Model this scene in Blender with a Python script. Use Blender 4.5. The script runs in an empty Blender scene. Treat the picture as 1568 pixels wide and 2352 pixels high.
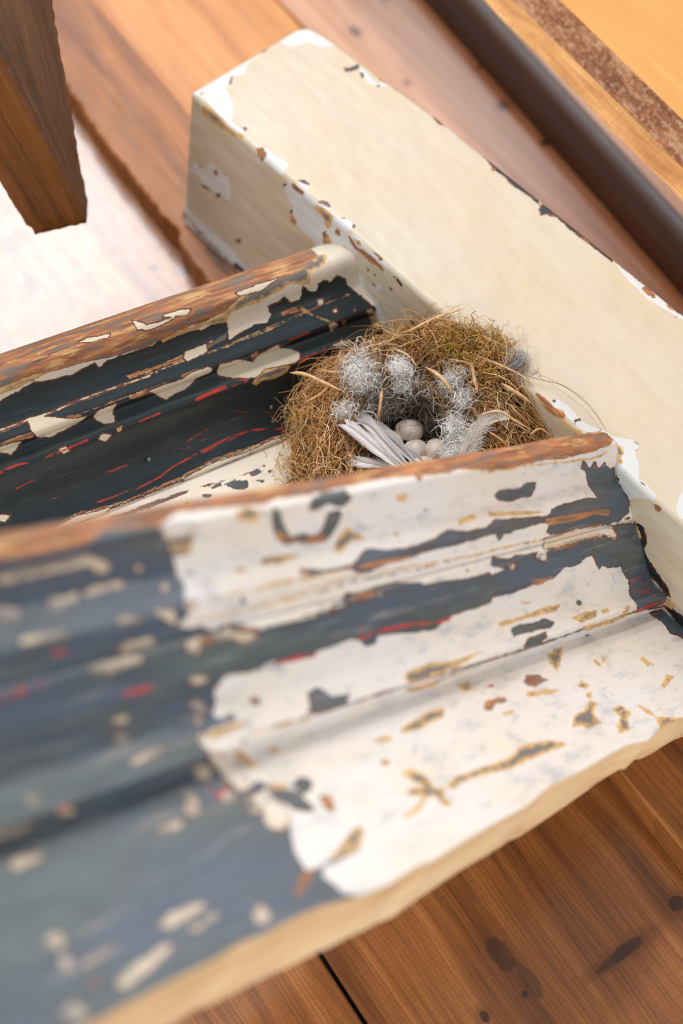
import bpy, math, random
import numpy as np
random.seed(7); rng = np.random.default_rng(7)
sc = bpy.context.scene
COL = sc.collection

# ------------------------------------------------------------------ camera, world, lights, exposure
F = 3266.7; CX, CY = 784.0, 1176.0; TH = math.radians(60); CAMH = 0.86
VX = np.array([1, 0, 0.]); VD = np.array([0, -math.sin(TH), -math.cos(TH)]); VF = np.array([0, math.cos(TH), -math.sin(TH)])
CP = np.array([0, 0, CAMH]); UP = np.array([0, 0, 1.])
cam = bpy.data.cameras.new('camera'); camo = bpy.data.objects.new('camera', cam); COL.objects.link(camo)
camo.location = CP; camo.rotation_euler = (math.radians(90) - TH, 0, 0)
cam.sensor_fit = 'HORIZONTAL'; cam.sensor_width = 24; cam.lens = 50; cam.clip_start = 0.02
cam.dof.use_dof = True; cam.dof.focus_distance = 0.862; cam.dof.aperture_fstop = 3.3
sc.camera = camo
sc.view_settings.view_transform = 'Standard'; sc.view_settings.look = 'None'; sc.view_settings.gamma = 1
sc.view_settings.use_curve_mapping = False; sc.view_settings.exposure = 0.0

w = bpy.data.worlds.new('World'); sc.world = w; w.use_nodes = True
bg = w.node_tree.nodes['Background']; bg.inputs[0].default_value = (0.93, 0.96, 1.0, 1); bg.inputs[1].default_value = 0.42
sc.cycles.diffuse_bounces = 8; sc.cycles.transmission_bounces = 8; sc.cycles.max_bounces = 12

def look_rot(frm, to):
    from mathutils import Vector
    return (Vector(to) - Vector(frm)).to_track_quat('-Z', 'Y').to_euler()
sun = bpy.data.lights.new('sun', 'SUN'); suno = bpy.data.objects.new('sun', sun); COL.objects.link(suno)
sun.energy = 1.2; sun.angle = math.radians(5); sun.color = (1.0, 0.94, 0.85)
suno.location = (-1.2, 0.9, 2); suno.rotation_euler = look_rot((-0.28, 0.36, 0.92), (0, 0, 0))
def area_light(name, loc, aim, sx, sy, energy, color):
    ar = bpy.data.lights.new(name, 'AREA'); o = bpy.data.objects.new(name, ar); COL.objects.link(o)
    ar.shape = 'RECTANGLE'; ar.size = sx; ar.size_y = sy; ar.energy = energy; ar.color = color
    o.location = loc; o.rotation_euler = look_rot(loc, aim)
area_light('window_light_back', (-0.95, 2.75, 2.45), (-0.23, 0.72, 0.0), 1.0, 0.9, 68, (0.97, 0.98, 1.0))
area_light('window_light_ahead', (0.25, 2.9, 2.1), (0.15, 0.75, 0.0), 0.9, 0.8, 12, (0.93, 0.95, 1.0))
area_light('window_light_low', (1.35, 2.9, 1.15), (-0.1, 0.1, 0.35), 2.2, 1.1, 28, (0.88, 0.94, 1.0))
area_light('fill_light_right', (2.6, 1.1, 1.45), (-0.1, 0.35, 0.25), 1.8, 1.1, 30, (0.90, 0.95, 1.0))  # added fill, lightens the left part of the near moulding
area_light('fill_light_front', (0.5, -2.2, 1.3), (0.0, 0.4, 0.1), 1.8, 1.4, 50, (1.0, 0.99, 0.97))  # added fill for the near faces and the sawn edge
area_light('fill_light_left', (-2.0, -0.4, 1.7), (0.1, 0.5, 0.1), 1.2, 1.2, 16, (1.0, 0.98, 0.95))  # added weak fill for the block's side face and the trough

# ------------------------------------------------------------------ geometry of the place
def ray(p): return (p[0] - CX) / F * VX + (p[1] - CY) / F * VD + VF
def on_plane(p, P0, n):
    r = ray(p); return CP + r * (np.dot(P0 - CP, n) / np.dot(r, n))
def at_z(p, z): return on_plane(p, UP * z, UP)
def at_depth(p, Z): return CP + ray(p) * Z
def proj(P):
    q = np.asarray(P) - CP; z = q @ VF
    return np.stack([CX + F * (q @ VX) / z, CY + F * (q @ VD) / z], -1)
def unit(v): v = np.asarray(v, float); return v / np.linalg.norm(v)
R0 = at_z((440, 215), 0.145)
A = unit(at_z((1568, 1201), 0.145) - R0)               # along the cream block
W = unit(np.cross(UP, A)); W = W if W[0] > 0 else -W    # across its top
PH = math.radians(10.7)
S = -math.cos(PH) * UP - math.sin(PH) * W               # down its side face
NS = np.cross(A, S)
D1 = unit(ray((3800, 580))); D2 = unit(ray((7000, -1560)))
def side(p): 
    P = on_plane(p, R0, NS); return np.array([(P - R0) @ A, (P - R0) @ S])
def side3(ab): ab = np.asarray(ab); return R0 + ab[..., 0:1] * A + ab[..., 1:2] * S

# ------------------------------------------------------------------ helpers
def lin(r, g, b):
    f = lambda c: (c / 255 / 12.92) if c / 255 <= 0.04045 else ((c / 255 + 0.055) / 1.055) ** 2.4
    return (f(r), f(g), f(b), 1)
def tag(o, label=None, cat=None, group=None, kind=None):
    if label: o['label'] = label
    if cat: o['category'] = cat
    if group: o['group'] = group
    if kind: o['kind'] = kind
    return o
def mesh_obj(name, V, Fc, mat=None, parent=None, smooth=True, attrs=None, vecs=None, cols=None):
    V = np.asarray(V, np.float32).reshape(-1, 3)
    me = bpy.data.meshes.new(name)
    if isinstance(Fc, np.ndarray):
        n, k = Fc.shape
        me.vertices.add(len(V)); me.vertices.foreach_set('co', V.ravel())
        me.loops.add(n * k); me.loops.foreach_set('vertex_index', Fc.ravel().astype(np.int32))
        me.polygons.add(n); me.polygons.foreach_set('loop_start', np.arange(0, n * k, k, dtype=np.int32))
        me.update(calc_edges=True)
    else:
        me.from_pydata(V.tolist(), [], [list(map(int, f)) for f in Fc])
    me.validate()
    if smooth:
        me.polygons.foreach_set('use_smooth', np.ones(len(me.polygons), bool))
    for k, v in (attrs or {}).items():
        a = me.attributes.new(k, 'FLOAT', 'POINT'); a.data.foreach_set('value', np.asarray(v, np.float32))
    for k, v in (vecs or {}).items():
        a = me.attributes.new(k, 'FLOAT_VECTOR', 'POINT'); a.data.foreach_set('vector', np.asarray(v, np.float32).ravel())
    for k, v in (cols or {}).items():
        a = me.attributes.new(k, 'FLOAT_COLOR', 'POINT'); v = np.asarray(v, np.float32)
        if v.shape[1] == 3: v = np.concatenate([v, np.ones((len(v), 1), np.float32)], 1)
        a.data.foreach_set('color', v.ravel())
    if mat: me.materials.append(mat)
    o = bpy.data.objects.new(name, me); COL.objects.link(o)
    if parent: o.parent = parent
    return o
def empty(name, label, cat, loc=(0, 0, 0), group=None):
    o = bpy.data.objects.new(name, None); COL.objects.link(o); o.location = loc; o.empty_display_size = 0.02
    return tag(o, label, cat, group)
def to_local(o, root):      # keep world placement while parenting to an Empty that is not at the origin
    o.parent = root; o.location = -root.location
    return o
def grid_faces(nu, nv, closed_v=False):
    i = np.arange(nu - 1)[:, None]; m = nv if closed_v else nv - 1; j = np.arange(m)[None, :]
    j2 = (j + 1) % nv
    f = np.stack([i * nv + j, i * nv + j2, (i + 1) * nv + j2, (i + 1) * nv + j], -1)
    return f.reshape(-1, 4)
def sweep(name, P, mat, parent=None, loc=None, attrs=None, smooth=True, flip=False):
    """P (nu, nv, 3): closed rings swept along u, with end caps."""
    nu, nv, _ = P.shape
    f = grid_faces(nu, nv, True)
    V = P.reshape(-1, 3)
    c0 = P[0].mean(0); c1 = P[-1].mean(0)
    V = np.concatenate([V, [c0, c1]]); n = nu * nv
    j = np.arange(nv); j2 = (j + 1) % nv
    caps0 = [(n, int(b), int(a)) for a, b in zip(j, j2)]
    caps1 = [(n + 1, int((nu - 1) * nv + a), int((nu - 1) * nv + b)) for a, b in zip(j, j2)]
    caps = caps0 + caps1
    quads = np.asarray(f)
    if flip: quads = quads[:, ::-1]; caps = [c[::-1] for c in caps]
    ext = lambda v, d: np.concatenate([v, np.tile(np.asarray(d), (2,) + (1,) * (np.ndim(v) - 1))])
    at = {k: np.concatenate([v, [-30, -30]]) for k, v in (attrs(P.reshape(-1, 3)) if attrs else {}).items()}
    vec = {}
    if loc is not None:
        L = loc.reshape(-1, 3); vec = {'loc': np.concatenate([L, [loc[0].mean(0), loc[-1].mean(0)]])}
    me_f = [tuple(q) for q in quads.tolist()] + caps
    return mesh_obj(name, V, me_f, mat, parent, smooth, at, vec)
def resample(pts, step):
    pts = np.asarray(pts, float); out = [pts[0]]
    for a, b in zip(pts[:-1], pts[1:]):
        n = max(1, int(np.ceil(np.linalg.norm(b - a) / step)))
        for k in range(1, n + 1): out.append(a + (b - a) * k / n)
    return np.array(out)
def smooth_line(pts, n=6):
    """Catmull-Rom through pts."""
    p = np.asarray(pts, float); q = np.vstack([2 * p[0] - p[1], p, 2 * p[-1] - p[-2]]); out = []
    for i in range(1, len(q) - 2):
        for t in np.linspace(0, 1, n, endpoint=False):
            a, b, c, d = q[i - 1], q[i], q[i + 1], q[i + 2]
            out.append(0.5 * ((2 * b) + (c - a) * t + (2 * a - 5 * b + 4 * c - d) * t * t + (3 * b - a - 3 * c + d) * t ** 3))
    out.append(p[-1]); return np.array(out)

# worn-paint patches: outlines laid on the surfaces, stored as distances to the patch edge
def sdf(Q, polys, lines=()):
    out = np.full(len(Q), -30.0)
    for poly in polys:
        p = np.asarray(poly, float); lo = p.min(0) - 30; hi = p.max(0) + 30
        m = np.where(((Q > lo) & (Q < hi)).all(1))[0]
        if not len(m): continue
        q = Q[m]; d = np.full(len(q), 1e9); ins = np.zeros(len(q), bool)
        for a, b in zip(p, np.roll(p, -1, 0)):
            ab = b - a; t = np.clip(((q - a) @ ab) / max(ab @ ab, 1e-9), 0, 1)
            d = np.minimum(d, np.hypot(*(q - a - t[:, None] * ab).T))
            c = (a[1] > q[:, 1]) != (b[1] > q[:, 1])
            with np.errstate(divide='ignore', invalid='ignore'):
                xx = (b[0] - a[0]) * (q[:, 1] - a[1]) / (b[1] - a[1]) + a[0]
            ins ^= c & (q[:, 0] < xx)
        out[m] = np.maximum(out[m], np.clip(np.where(ins, d, -d), -30, 30))
    for wd, ln in lines:
        p = np.asarray(ln, float); lo = p.min(0) - 30; hi = p.max(0) + 30
        m = np.where(((Q > lo) & (Q < hi)).all(1))[0]
        if not len(m): continue
        q = Q[m]; d = np.full(len(q), 1e9)
        for a, b in zip(p[:-1], p[1:]):
            ab = b - a; t = np.clip(((q - a) @ ab) / max(ab @ ab, 1e-9), 0, 1)
            d = np.minimum(d, np.hypot(*(q - a - t[:, None] * ab).T))
        out[m] = np.maximum(out[m], np.clip(wd - d, -30, 30))
    return out
def zz(sx, ox, oy):
    return lambda *p: [(x * sx + ox, y * sx + oy) for x, y in p]
Z2 = zz(1 / 1.96, 0, 0); Z3 = zz(1 / 2.042, 800, 0); Z4 = zz(0.574, 0, 550); Z5 = zz(0.6173, 600, 960)
Z6 = zz(1 / 1.96, 0, 1150); Z7 = zz(0.574, 0, 1700); Z8 = zz(1 / 2.042, 800, 1500)
ZA = zz(0.2764, 1168, 850); ZB = zz(0.2806, 640, 380)

# ------------------------------------------------------------------ node helpers
class NT:
    def __init__(s, name):
        s.m = bpy.data.materials.new(name); s.m.use_nodes = True; s.t = s.m.node_tree
        s.b = s.t.nodes['Principled BSDF']; s.N = s.t.nodes; s.L = s.t.links
    def node(s, typ, **kw):
        n = s.N.new(typ)
        for k, v in kw.items(): setattr(n, k, v)
        return n
    def set(s, inp, v):
        if hasattr(v, 'is_linked') or isinstance(v, bpy.types.NodeSocket): s.L.new(v, inp)
        elif isinstance(v, (tuple, list)) and inp.type == 'RGBA' and len(v) == 3: inp.default_value = (*v, 1)
        else: inp.default_value = v
    def attr(s, name, out='Fac'):
        return s.node('ShaderNodeAttribute', attribute_name=name).outputs[out]
    def math(s, op, a, b=0.0, c=None, clamp=False):
        n = s.node('ShaderNodeMath', operation=op, use_clamp=clamp); s.set(n.inputs[0], a); s.set(n.inputs[1], b)
        if c is not None: s.set(n.inputs[2], c)
        return n.outputs[0]
    def mix(s, f, a, b, blend='MIX'):
        n = s.node('ShaderNodeMix', data_type='RGBA', blend_type=blend); s.set(n.inputs[0], f); s.set(n.inputs[6], a); s.set(n.inputs[7], b)
        return n.outputs[2]
    def mapping(s, vec, scale=(1, 1, 1), loc=(0, 0, 0), rot=(0, 0, 0)):
        n = s.node('ShaderNodeMapping'); s.set(n.inputs[0], vec); n.inputs['Scale'].default_value = scale
        n.inputs['Location'].default_value = loc; n.inputs['Rotation'].default_value = rot; return n.outputs[0]
    def noise(s, vec, scale, detail=4, rough=0.55, dist=0.0, out=0):
        n = s.node('ShaderNodeTexNoise'); s.set(n.inputs['Vector'], vec); n.inputs['Scale'].default_value = scale
        n.inputs['Detail'].default_value = detail; n.inputs['Roughness'].default_value = rough; n.inputs['Distortion'].default_value = dist
        return n.outputs[out]
    def ramp(s, f, stops, interp='LINEAR'):
        n = s.node('ShaderNodeValToRGB'); s.set(n.inputs[0], f); cr = n.color_ramp; cr.interpolation = interp
        while len(cr.elements) < len(stops): cr.elements.new(0.5)
        for e, (p, c) in zip(cr.elements, stops):
            e.position = p; e.color = c if len(c) == 4 else (*c, 1)
        return n.outputs[0]
    def step(s, f, lo, hi):
        n = s.node('ShaderNodeMapRange', interpolation_type='SMOOTHSTEP'); s.set(n.inputs[0], f)
        n.inputs[1].default_value = lo; n.inputs[2].default_value = hi; return n.outputs[0]
    def bump(s, h, strength, dist, normal=None):
        n = s.node('ShaderNodeBump'); s.set(n.inputs['Height'], h); n.inputs['Strength'].default_value = strength
        n.inputs['Distance'].default_value = dist
        if normal is not None: s.L.new(normal, n.inputs['Normal'])
        return n.outputs[0]

def grainy(s, loc, c_dark, c_mid, c_light, sx=6, sy=60, rings=True):
    """wood colour by coordinates (along, across, depth)"""
    v = s.mapping(loc, (sx, sy, sy * 0.6))
    n1 = s.noise(v, 1.0, 7, 0.62, 0.35)
    v2 = s.mapping(loc, (sx * 2.5, sy * 9, sy * 5))
    n2 = s.noise(v2, 1.0, 3, 0.6)
    f = s.math('ADD', s.math('MULTIPLY', n1, 0.75), s.math('MULTIPLY', n2, 0.25))
    return s.ramp(f, [(0.36, c_dark), (0.5, c_mid), (0.64, c_light)]), f

def paint_material(name, cream, dark, wood=(lin(96, 52, 30), lin(150, 96, 60)), tan=(lin(192, 154, 102), lin(110, 104, 100)),
                   white=lin(208, 208, 208), flake=lin(214, 204, 188), smudge=0.35, rough=0.42, red=lin(176, 52, 36), warm=0.5, chips=0.0, grey=0.5, wear_haze=0.0, famp=0.7):
    s = NT(name); loc = s.attr('loc', 'Vector')
    jit = s.noise(s.mapping(loc, (160, 260, 260)), 1.0, 5, 0.7)
    jit2 = s.noise(s.mapping(loc, (500, 700, 700)), 1.0, 3, 0.6)
    j = s.math('ADD', s.math('MULTIPLY', s.math('SUBTRACT', jit, 0.5), 13), s.math('MULTIPLY', s.math('SUBTRACT', jit2, 0.5), 5))
    def mask(k, amp=1.0, soft=0.5, off=0.0):
        d = s.math('ADD', s.attr(k), s.math('MULTIPLY', j, amp)); 
        if off: d = s.math('ADD', d, off)
        return s.step(d, -soft, soft), d
    big = s.noise(s.mapping(loc, (12, 26, 26)), 1.0, 4, 0.6)
    col = s.mix(s.step(big, 0.35, 0.75), cream, tuple(c * k for c, k in zip(cream[:3], (1.0, 0.93, 0.80))) + (1,))
    grime = s.noise(s.mapping(loc, (28, 70, 70)), 1.0, 6, 0.7)
    gr2 = s.noise(s.mapping(loc, (75, 110, 110), rot=(0, 0, .6)), 1.0, 5, 0.65, 0.6)
    col = s.mix(s.math('MULTIPLY', s.step(grime, 0.50, 0.70), smudge), col, lin(138, 144, 158))
    col = s.mix(s.math('MULTIPLY', s.step(gr2, 0.56, 0.68), smudge * .8), col, lin(150, 156, 170))
    col = s.mix(s.math('MULTIPLY', s.step(gr2, 0.34, 0.44), -0.0), col, cream)
    # faint brush lines
    br = s.noise(s.mapping(loc, (30, 700, 700)), 1.0, 2, 0.5)
    col = s.mix(s.math('MULTIPLY', s.step(br, 0.55, 0.75), 0.12), col, lin(170, 150, 120))
    mw, _ = mask('mw', 0.5); col = s.mix(mw, col, white)
    md, dd = mask('md', 0.9)
    # random tiny chips
    ch = s.noise(s.mapping(loc, (90, 200, 200)), 1.0, 5, 0.75)
    chm = s.step(ch, 0.74 - chips * 0.1, 0.76 - chips * 0.1)
    drk = s.mix(s.step(s.noise(s.mapping(loc, (40, 260, 260)), 1.0, 5, 0.7), 0.45, 0.8), dark, tuple(c * 1.9 + 0.004 for c in dark[:3]) + (1,))
    scr = s.noise(s.mapping(loc, (18, 900, 500)), 1.0, 2, 0.5, 0.4)
    drk = s.mix(s.math('MULTIPLY', s.step(scr, 0.66, 0.74), 0.35), drk, lin(120, 96, 84))
    if wear_haze:
        hue = s.noise(s.mapping(loc, (9, 30, 30)), 1.0, 5, 0.6)
        drk = s.mix(s.math('MULTIPLY', s.step(hue, 0.44, 0.6), wear_haze * 1.5), drk, lin(68, 80, 98))  # bluish sky reflection painted into the dark colour
        drk = s.mix(s.math('MULTIPLY', s.math('SUBTRACT', 1.0, s.step(hue, 0.36, 0.5)), wear_haze * 1.2), drk, lin(84, 94, 94))
        st = s.noise(s.mapping(loc, (14, 190, 190)), 1.0, 6, 0.65)
        drk = s.mix(s.math('MULTIPLY', s.step(st, 0.55, 0.68), wear_haze), drk, lin(150, 138, 134))
    wc, _ = grainy(s, loc, wood[0], wood[1], tuple(min(1, c * 1.7) for c in wood[1][:3]) + (1,), 25, 260)
    wg = s.noise(s.mapping(loc, (30, 160, 160)), 1.0, 5, 0.7)
    wc = s.mix(s.math('MULTIPLY', s.step(wg, 0.50, 0.60), grey), wc, lin(104, 98, 92)); wc = s.mix(s.math('MULTIPLY', s.math('SUBTRACT', 1.0, s.step(wg, 0.38, 0.47)), grey), wc, tan[0])
    tn, _ = grainy(s, loc, tuple(c * 0.6 for c in tan[0][:3]) + (1,), tan[0], tuple(min(1, c * 1.35) for c in tan[0][:3]) + (1,), 60, 320)
    rim = s.math('SUBTRACT', 1.0, s.step(s.math('ABSOLUTE', s.math('ADD', dd, -1.0)), 0.8, 2.6))
    rimn = s.step(s.noise(s.mapping(loc, (60, 90, 90)), 1.0, 3, 0.6), 0.42, 0.55)
    col = s.mix(md, col, drk); col = s.mix(s.math('MULTIPLY', rim, rimn), col, wood[0])
    col = s.mix(chm, col, wc)
    mt, dt = mask('mt', 1.1, 1.2)
    core = s.step(s.math('ADD', dt, s.math('MULTIPLY', s.math('SUBTRACT', jit, 0.5), 30)), 5, 10)
    tcol = s.mix(core, tn, tan[1]); col = s.mix(mt, col, tcol)
    mb, _ = mask('mb', 0.9); col = s.mix(mb, col, wc)
    mf, df = mask('mf', famp)
    frim = s.math('SUBTRACT', 1.0, s.step(s.math('ABSOLUTE', s.math('ADD', df, 1.2)), 0.8, 2.4))
    col = s.mix(s.math('MULTIPLY', frim, s.math('SUBTRACT', 1.0, mf)), col, wood[0])
    fl = s.mix(s.step(grime, 0.5, 0.75), flake, tuple(c * 0.88 for c in flake[:3]) + (1,))
    if wear_haze: mf = s.math('MULTIPLY', mf, s.math('ADD', 0.18, s.math('MULTIPLY', s.step(s.noise(s.mapping(loc, (40, 120, 120)), 1.0, 5, 0.65), 0.40, 0.58), 0.65)))
    col = s.mix(mf, col, fl)
    mr, _ = mask('mr', 0.35, 1.0)
    rn = s.step(s.noise(s.mapping(loc, (80, 300, 300)), 1.0, 3, 0.6), 0.42, 0.5)
    col = s.mix(s.math('MULTIPLY', mr, rn), col, red)
    s.set(s.b.inputs['Base Color'], col)
    bare = s.math('MAXIMUM', mt, s.math('MAXIMUM', mb, chm))
    s.set(s.b.inputs['Roughness'], s.math('ADD', rough, s.math('MULTIPLY', bare, 0.4)))
    h = s.math('ADD', s.math('MULTIPLY', s.math('SUBTRACT', 1.0, s.math('MAXIMUM', md, bare)), 0.25), s.math('MULTIPLY', mf, 0.45))
    h = s.math('SUBTRACT', h, s.math('MULTIPLY', mb, 0.25)); h = s.math('SUBTRACT', h, s.math('MULTIPLY', mt, 0.1))
    h = s.math('SUBTRACT', h, s.math('MULTIPLY', mw, 0.12))
    h = s.math('ADD', h, s.math('MULTIPLY', br, 0.05)); h = s.math('ADD', h, s.math('MULTIPLY', s.math('MULTIPLY', bare, jit2), 0.5))
    h = s.math('ADD', h, s.math('MULTIPLY', grime, 0.25))
    wav = s.noise(s.mapping(loc, (20, 45, 45)), 1.0, 2, 0.5)
    nb = s.bump(h, 0.8, 0.0006); nb2 = s.bump(wav, 0.6, 0.004 * warm, nb)
    s.L.new(nb2, s.b.inputs['Normal'])
    return s.m

def wood_material(name, c_dark, c_mid, c_light, rough=0.35, knots=(), saw=0.0, sx=5, sy=45, coat=0.0, cracks=(), fuzz=0.0, spec=0.5, ring=0.28, rscale=70):
    s = NT(name); loc = s.attr('loc', 'Vector')
    wob = s.noise(s.mapping(loc, (7, 7, 7)), 1.0, 2, 0.5, 0, 1)
    wv = s.node('ShaderNodeVectorMath', operation='SCALE'); s.L.new(wob, wv.inputs[0]); wv.inputs[3].default_value = 0.014
    ad = s.node('ShaderNodeVectorMath', operation='ADD'); s.L.new(loc, ad.inputs[0]); s.L.new(wv.outputs[0], ad.inputs[1])
    col, f = grainy(s, ad.outputs[0], c_dark, c_mid, c_light, sx, sy)
    # growth-ring lines
    wvn = s.node('ShaderNodeTexWave', wave_type='BANDS', bands_direction='Y', wave_profile='SAW')
    s.L.new(s.mapping(ad.outputs[0], (0.12, 1, 0.6)), wvn.inputs[0]); wvn.inputs['Scale'].default_value = rscale
    wvn.inputs['Distortion'].default_value = 3.0; wvn.inputs['Detail'].default_value = 2; wvn.inputs['Detail Scale'].default_value = 1.2
    col = s.mix(s.math('MULTIPLY', s.step(wvn.outputs['Fac'], 0.6, 1.0), ring), col, tuple(c * 0.55 for c in c_dark[:3]) + (1,))
    if saw:
        sw = s.node('ShaderNodeTexWave', wave_type='BANDS', bands_direction='X', wave_profile='SIN')
        s.L.new(s.mapping(loc, (1, 0.25, 1)), sw.inputs[0]); sw.inputs['Scale'].default_value = 130; sw.inputs['Distortion'].default_value = 5
        sw.inputs['Detail'].default_value = 2; sw.inputs['Detail Scale'].default_value = 3
        col = s.mix(s.math('MULTIPLY', s.step(sw.outputs['Fac'], 0.5, 0.9), saw), col, tuple(c * 0.45 for c in c_dark[:3]) + (1,))
    hk = None
    for (kx, ky, ra, rb, dk) in knots:
        v = s.node('ShaderNodeVectorMath', operation='SUBTRACT'); s.L.new(loc, v.inputs[0]); v.inputs[1].default_value = (kx, ky, 0)
        m = s.mapping(v.outputs[0], (1 / ra, 1 / rb, 0))
        ln = s.node('ShaderNodeVectorMath', operation='LENGTH'); s.L.new(m, ln.inputs[0])
        d = s.math('ADD', ln.outputs['Value'], s.math('MULTIPLY', s.math('SUBTRACT', s.noise(s.mapping(loc, (90, 90, 90)), 1, 3), 0.5), 1.1))
        halo = s.math('MULTIPLY', s.math('SUBTRACT', 1.0, s.step(d, 0.9, 2.6)), 0.5 * dk)
        col = s.mix(halo, col, c_dark)
        core = s.math('MULTIPLY', s.math('SUBTRACT', 1.0, s.step(d, 0.8, 1.1)), dk)
        col = s.mix(s.math('MULTIPLY', core, .85), col, tuple(c * 0.22 for c in c_dark[:3]) + (1,))
    if fuzz:
        fz = s.noise(s.mapping(loc, (260, 260, 260)), 1.0, 4, 0.7)
        col = s.mix(s.math('MULTIPLY', s.step(fz, 0.5, 0.62), fuzz), col, lin(226, 196, 168))
    s.set(s.b.inputs['Base Color'], col)
    rn = s.noise(s.mapping(loc, (60, 90, 90)), 1.0, 3)
    s.set(s.b.inputs['Roughness'], s.math('ADD', rough - 0.08, s.math('MULTIPLY', rn, 0.16)))
    s.b.inputs['Specular IOR Level'].default_value = spec
    s.b.inputs['Coat Weight'].default_value = coat; s.b.inputs['Coat Roughness'].default_value = 0.22
    fine = s.noise(s.mapping(loc, (60, 900, 600)), 1.0, 2)
    s.L.new(s.bump(s.math('ADD', f, s.math('MULTIPLY', fine, 0.4)), 0.5, 0.0008), s.b.inputs['Normal'])
    return s.m

def plain(name, col, rough=0.5, metal=0.0, var=0.15, scale=400):
    s = NT(name); tc = s.node('ShaderNodeTexCoord').outputs['Object']
    n = s.noise(tc, scale, 4)
    s.set(s.b.inputs['Base Color'], s.mix(s.math('MULTIPLY', n, var * 2), col, tuple(c * 0.5 for c in col[:3]) + (1,)))
    s.b.inputs['Roughness'].default_value = rough; s.b.inputs['Metallic'].default_value = metal
    return s.m
def strand_material(name, rough=0.6, trans=0.0, attr='col'):
    s = NT(name); c = s.attr(attr, 'Color'); s.L.new(c, s.b.inputs['Base Color'])
    s.b.inputs['Roughness'].default_value = rough; s.b.inputs['Specular IOR Level'].default_value = 0.3
    if trans:
        tr = s.node('ShaderNodeBsdfTranslucent'); s.L.new(c, tr.inputs[0])
        mx = s.node('ShaderNodeMixShader'); mx.inputs[0].default_value = trans
        s.L.new(s.b.outputs[0], mx.inputs[1]); s.L.new(tr.outputs[0], mx.inputs[2])
        s.L.new(mx.outputs[0], s.N['Material Output'].inputs[0])
    return s.m

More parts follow.
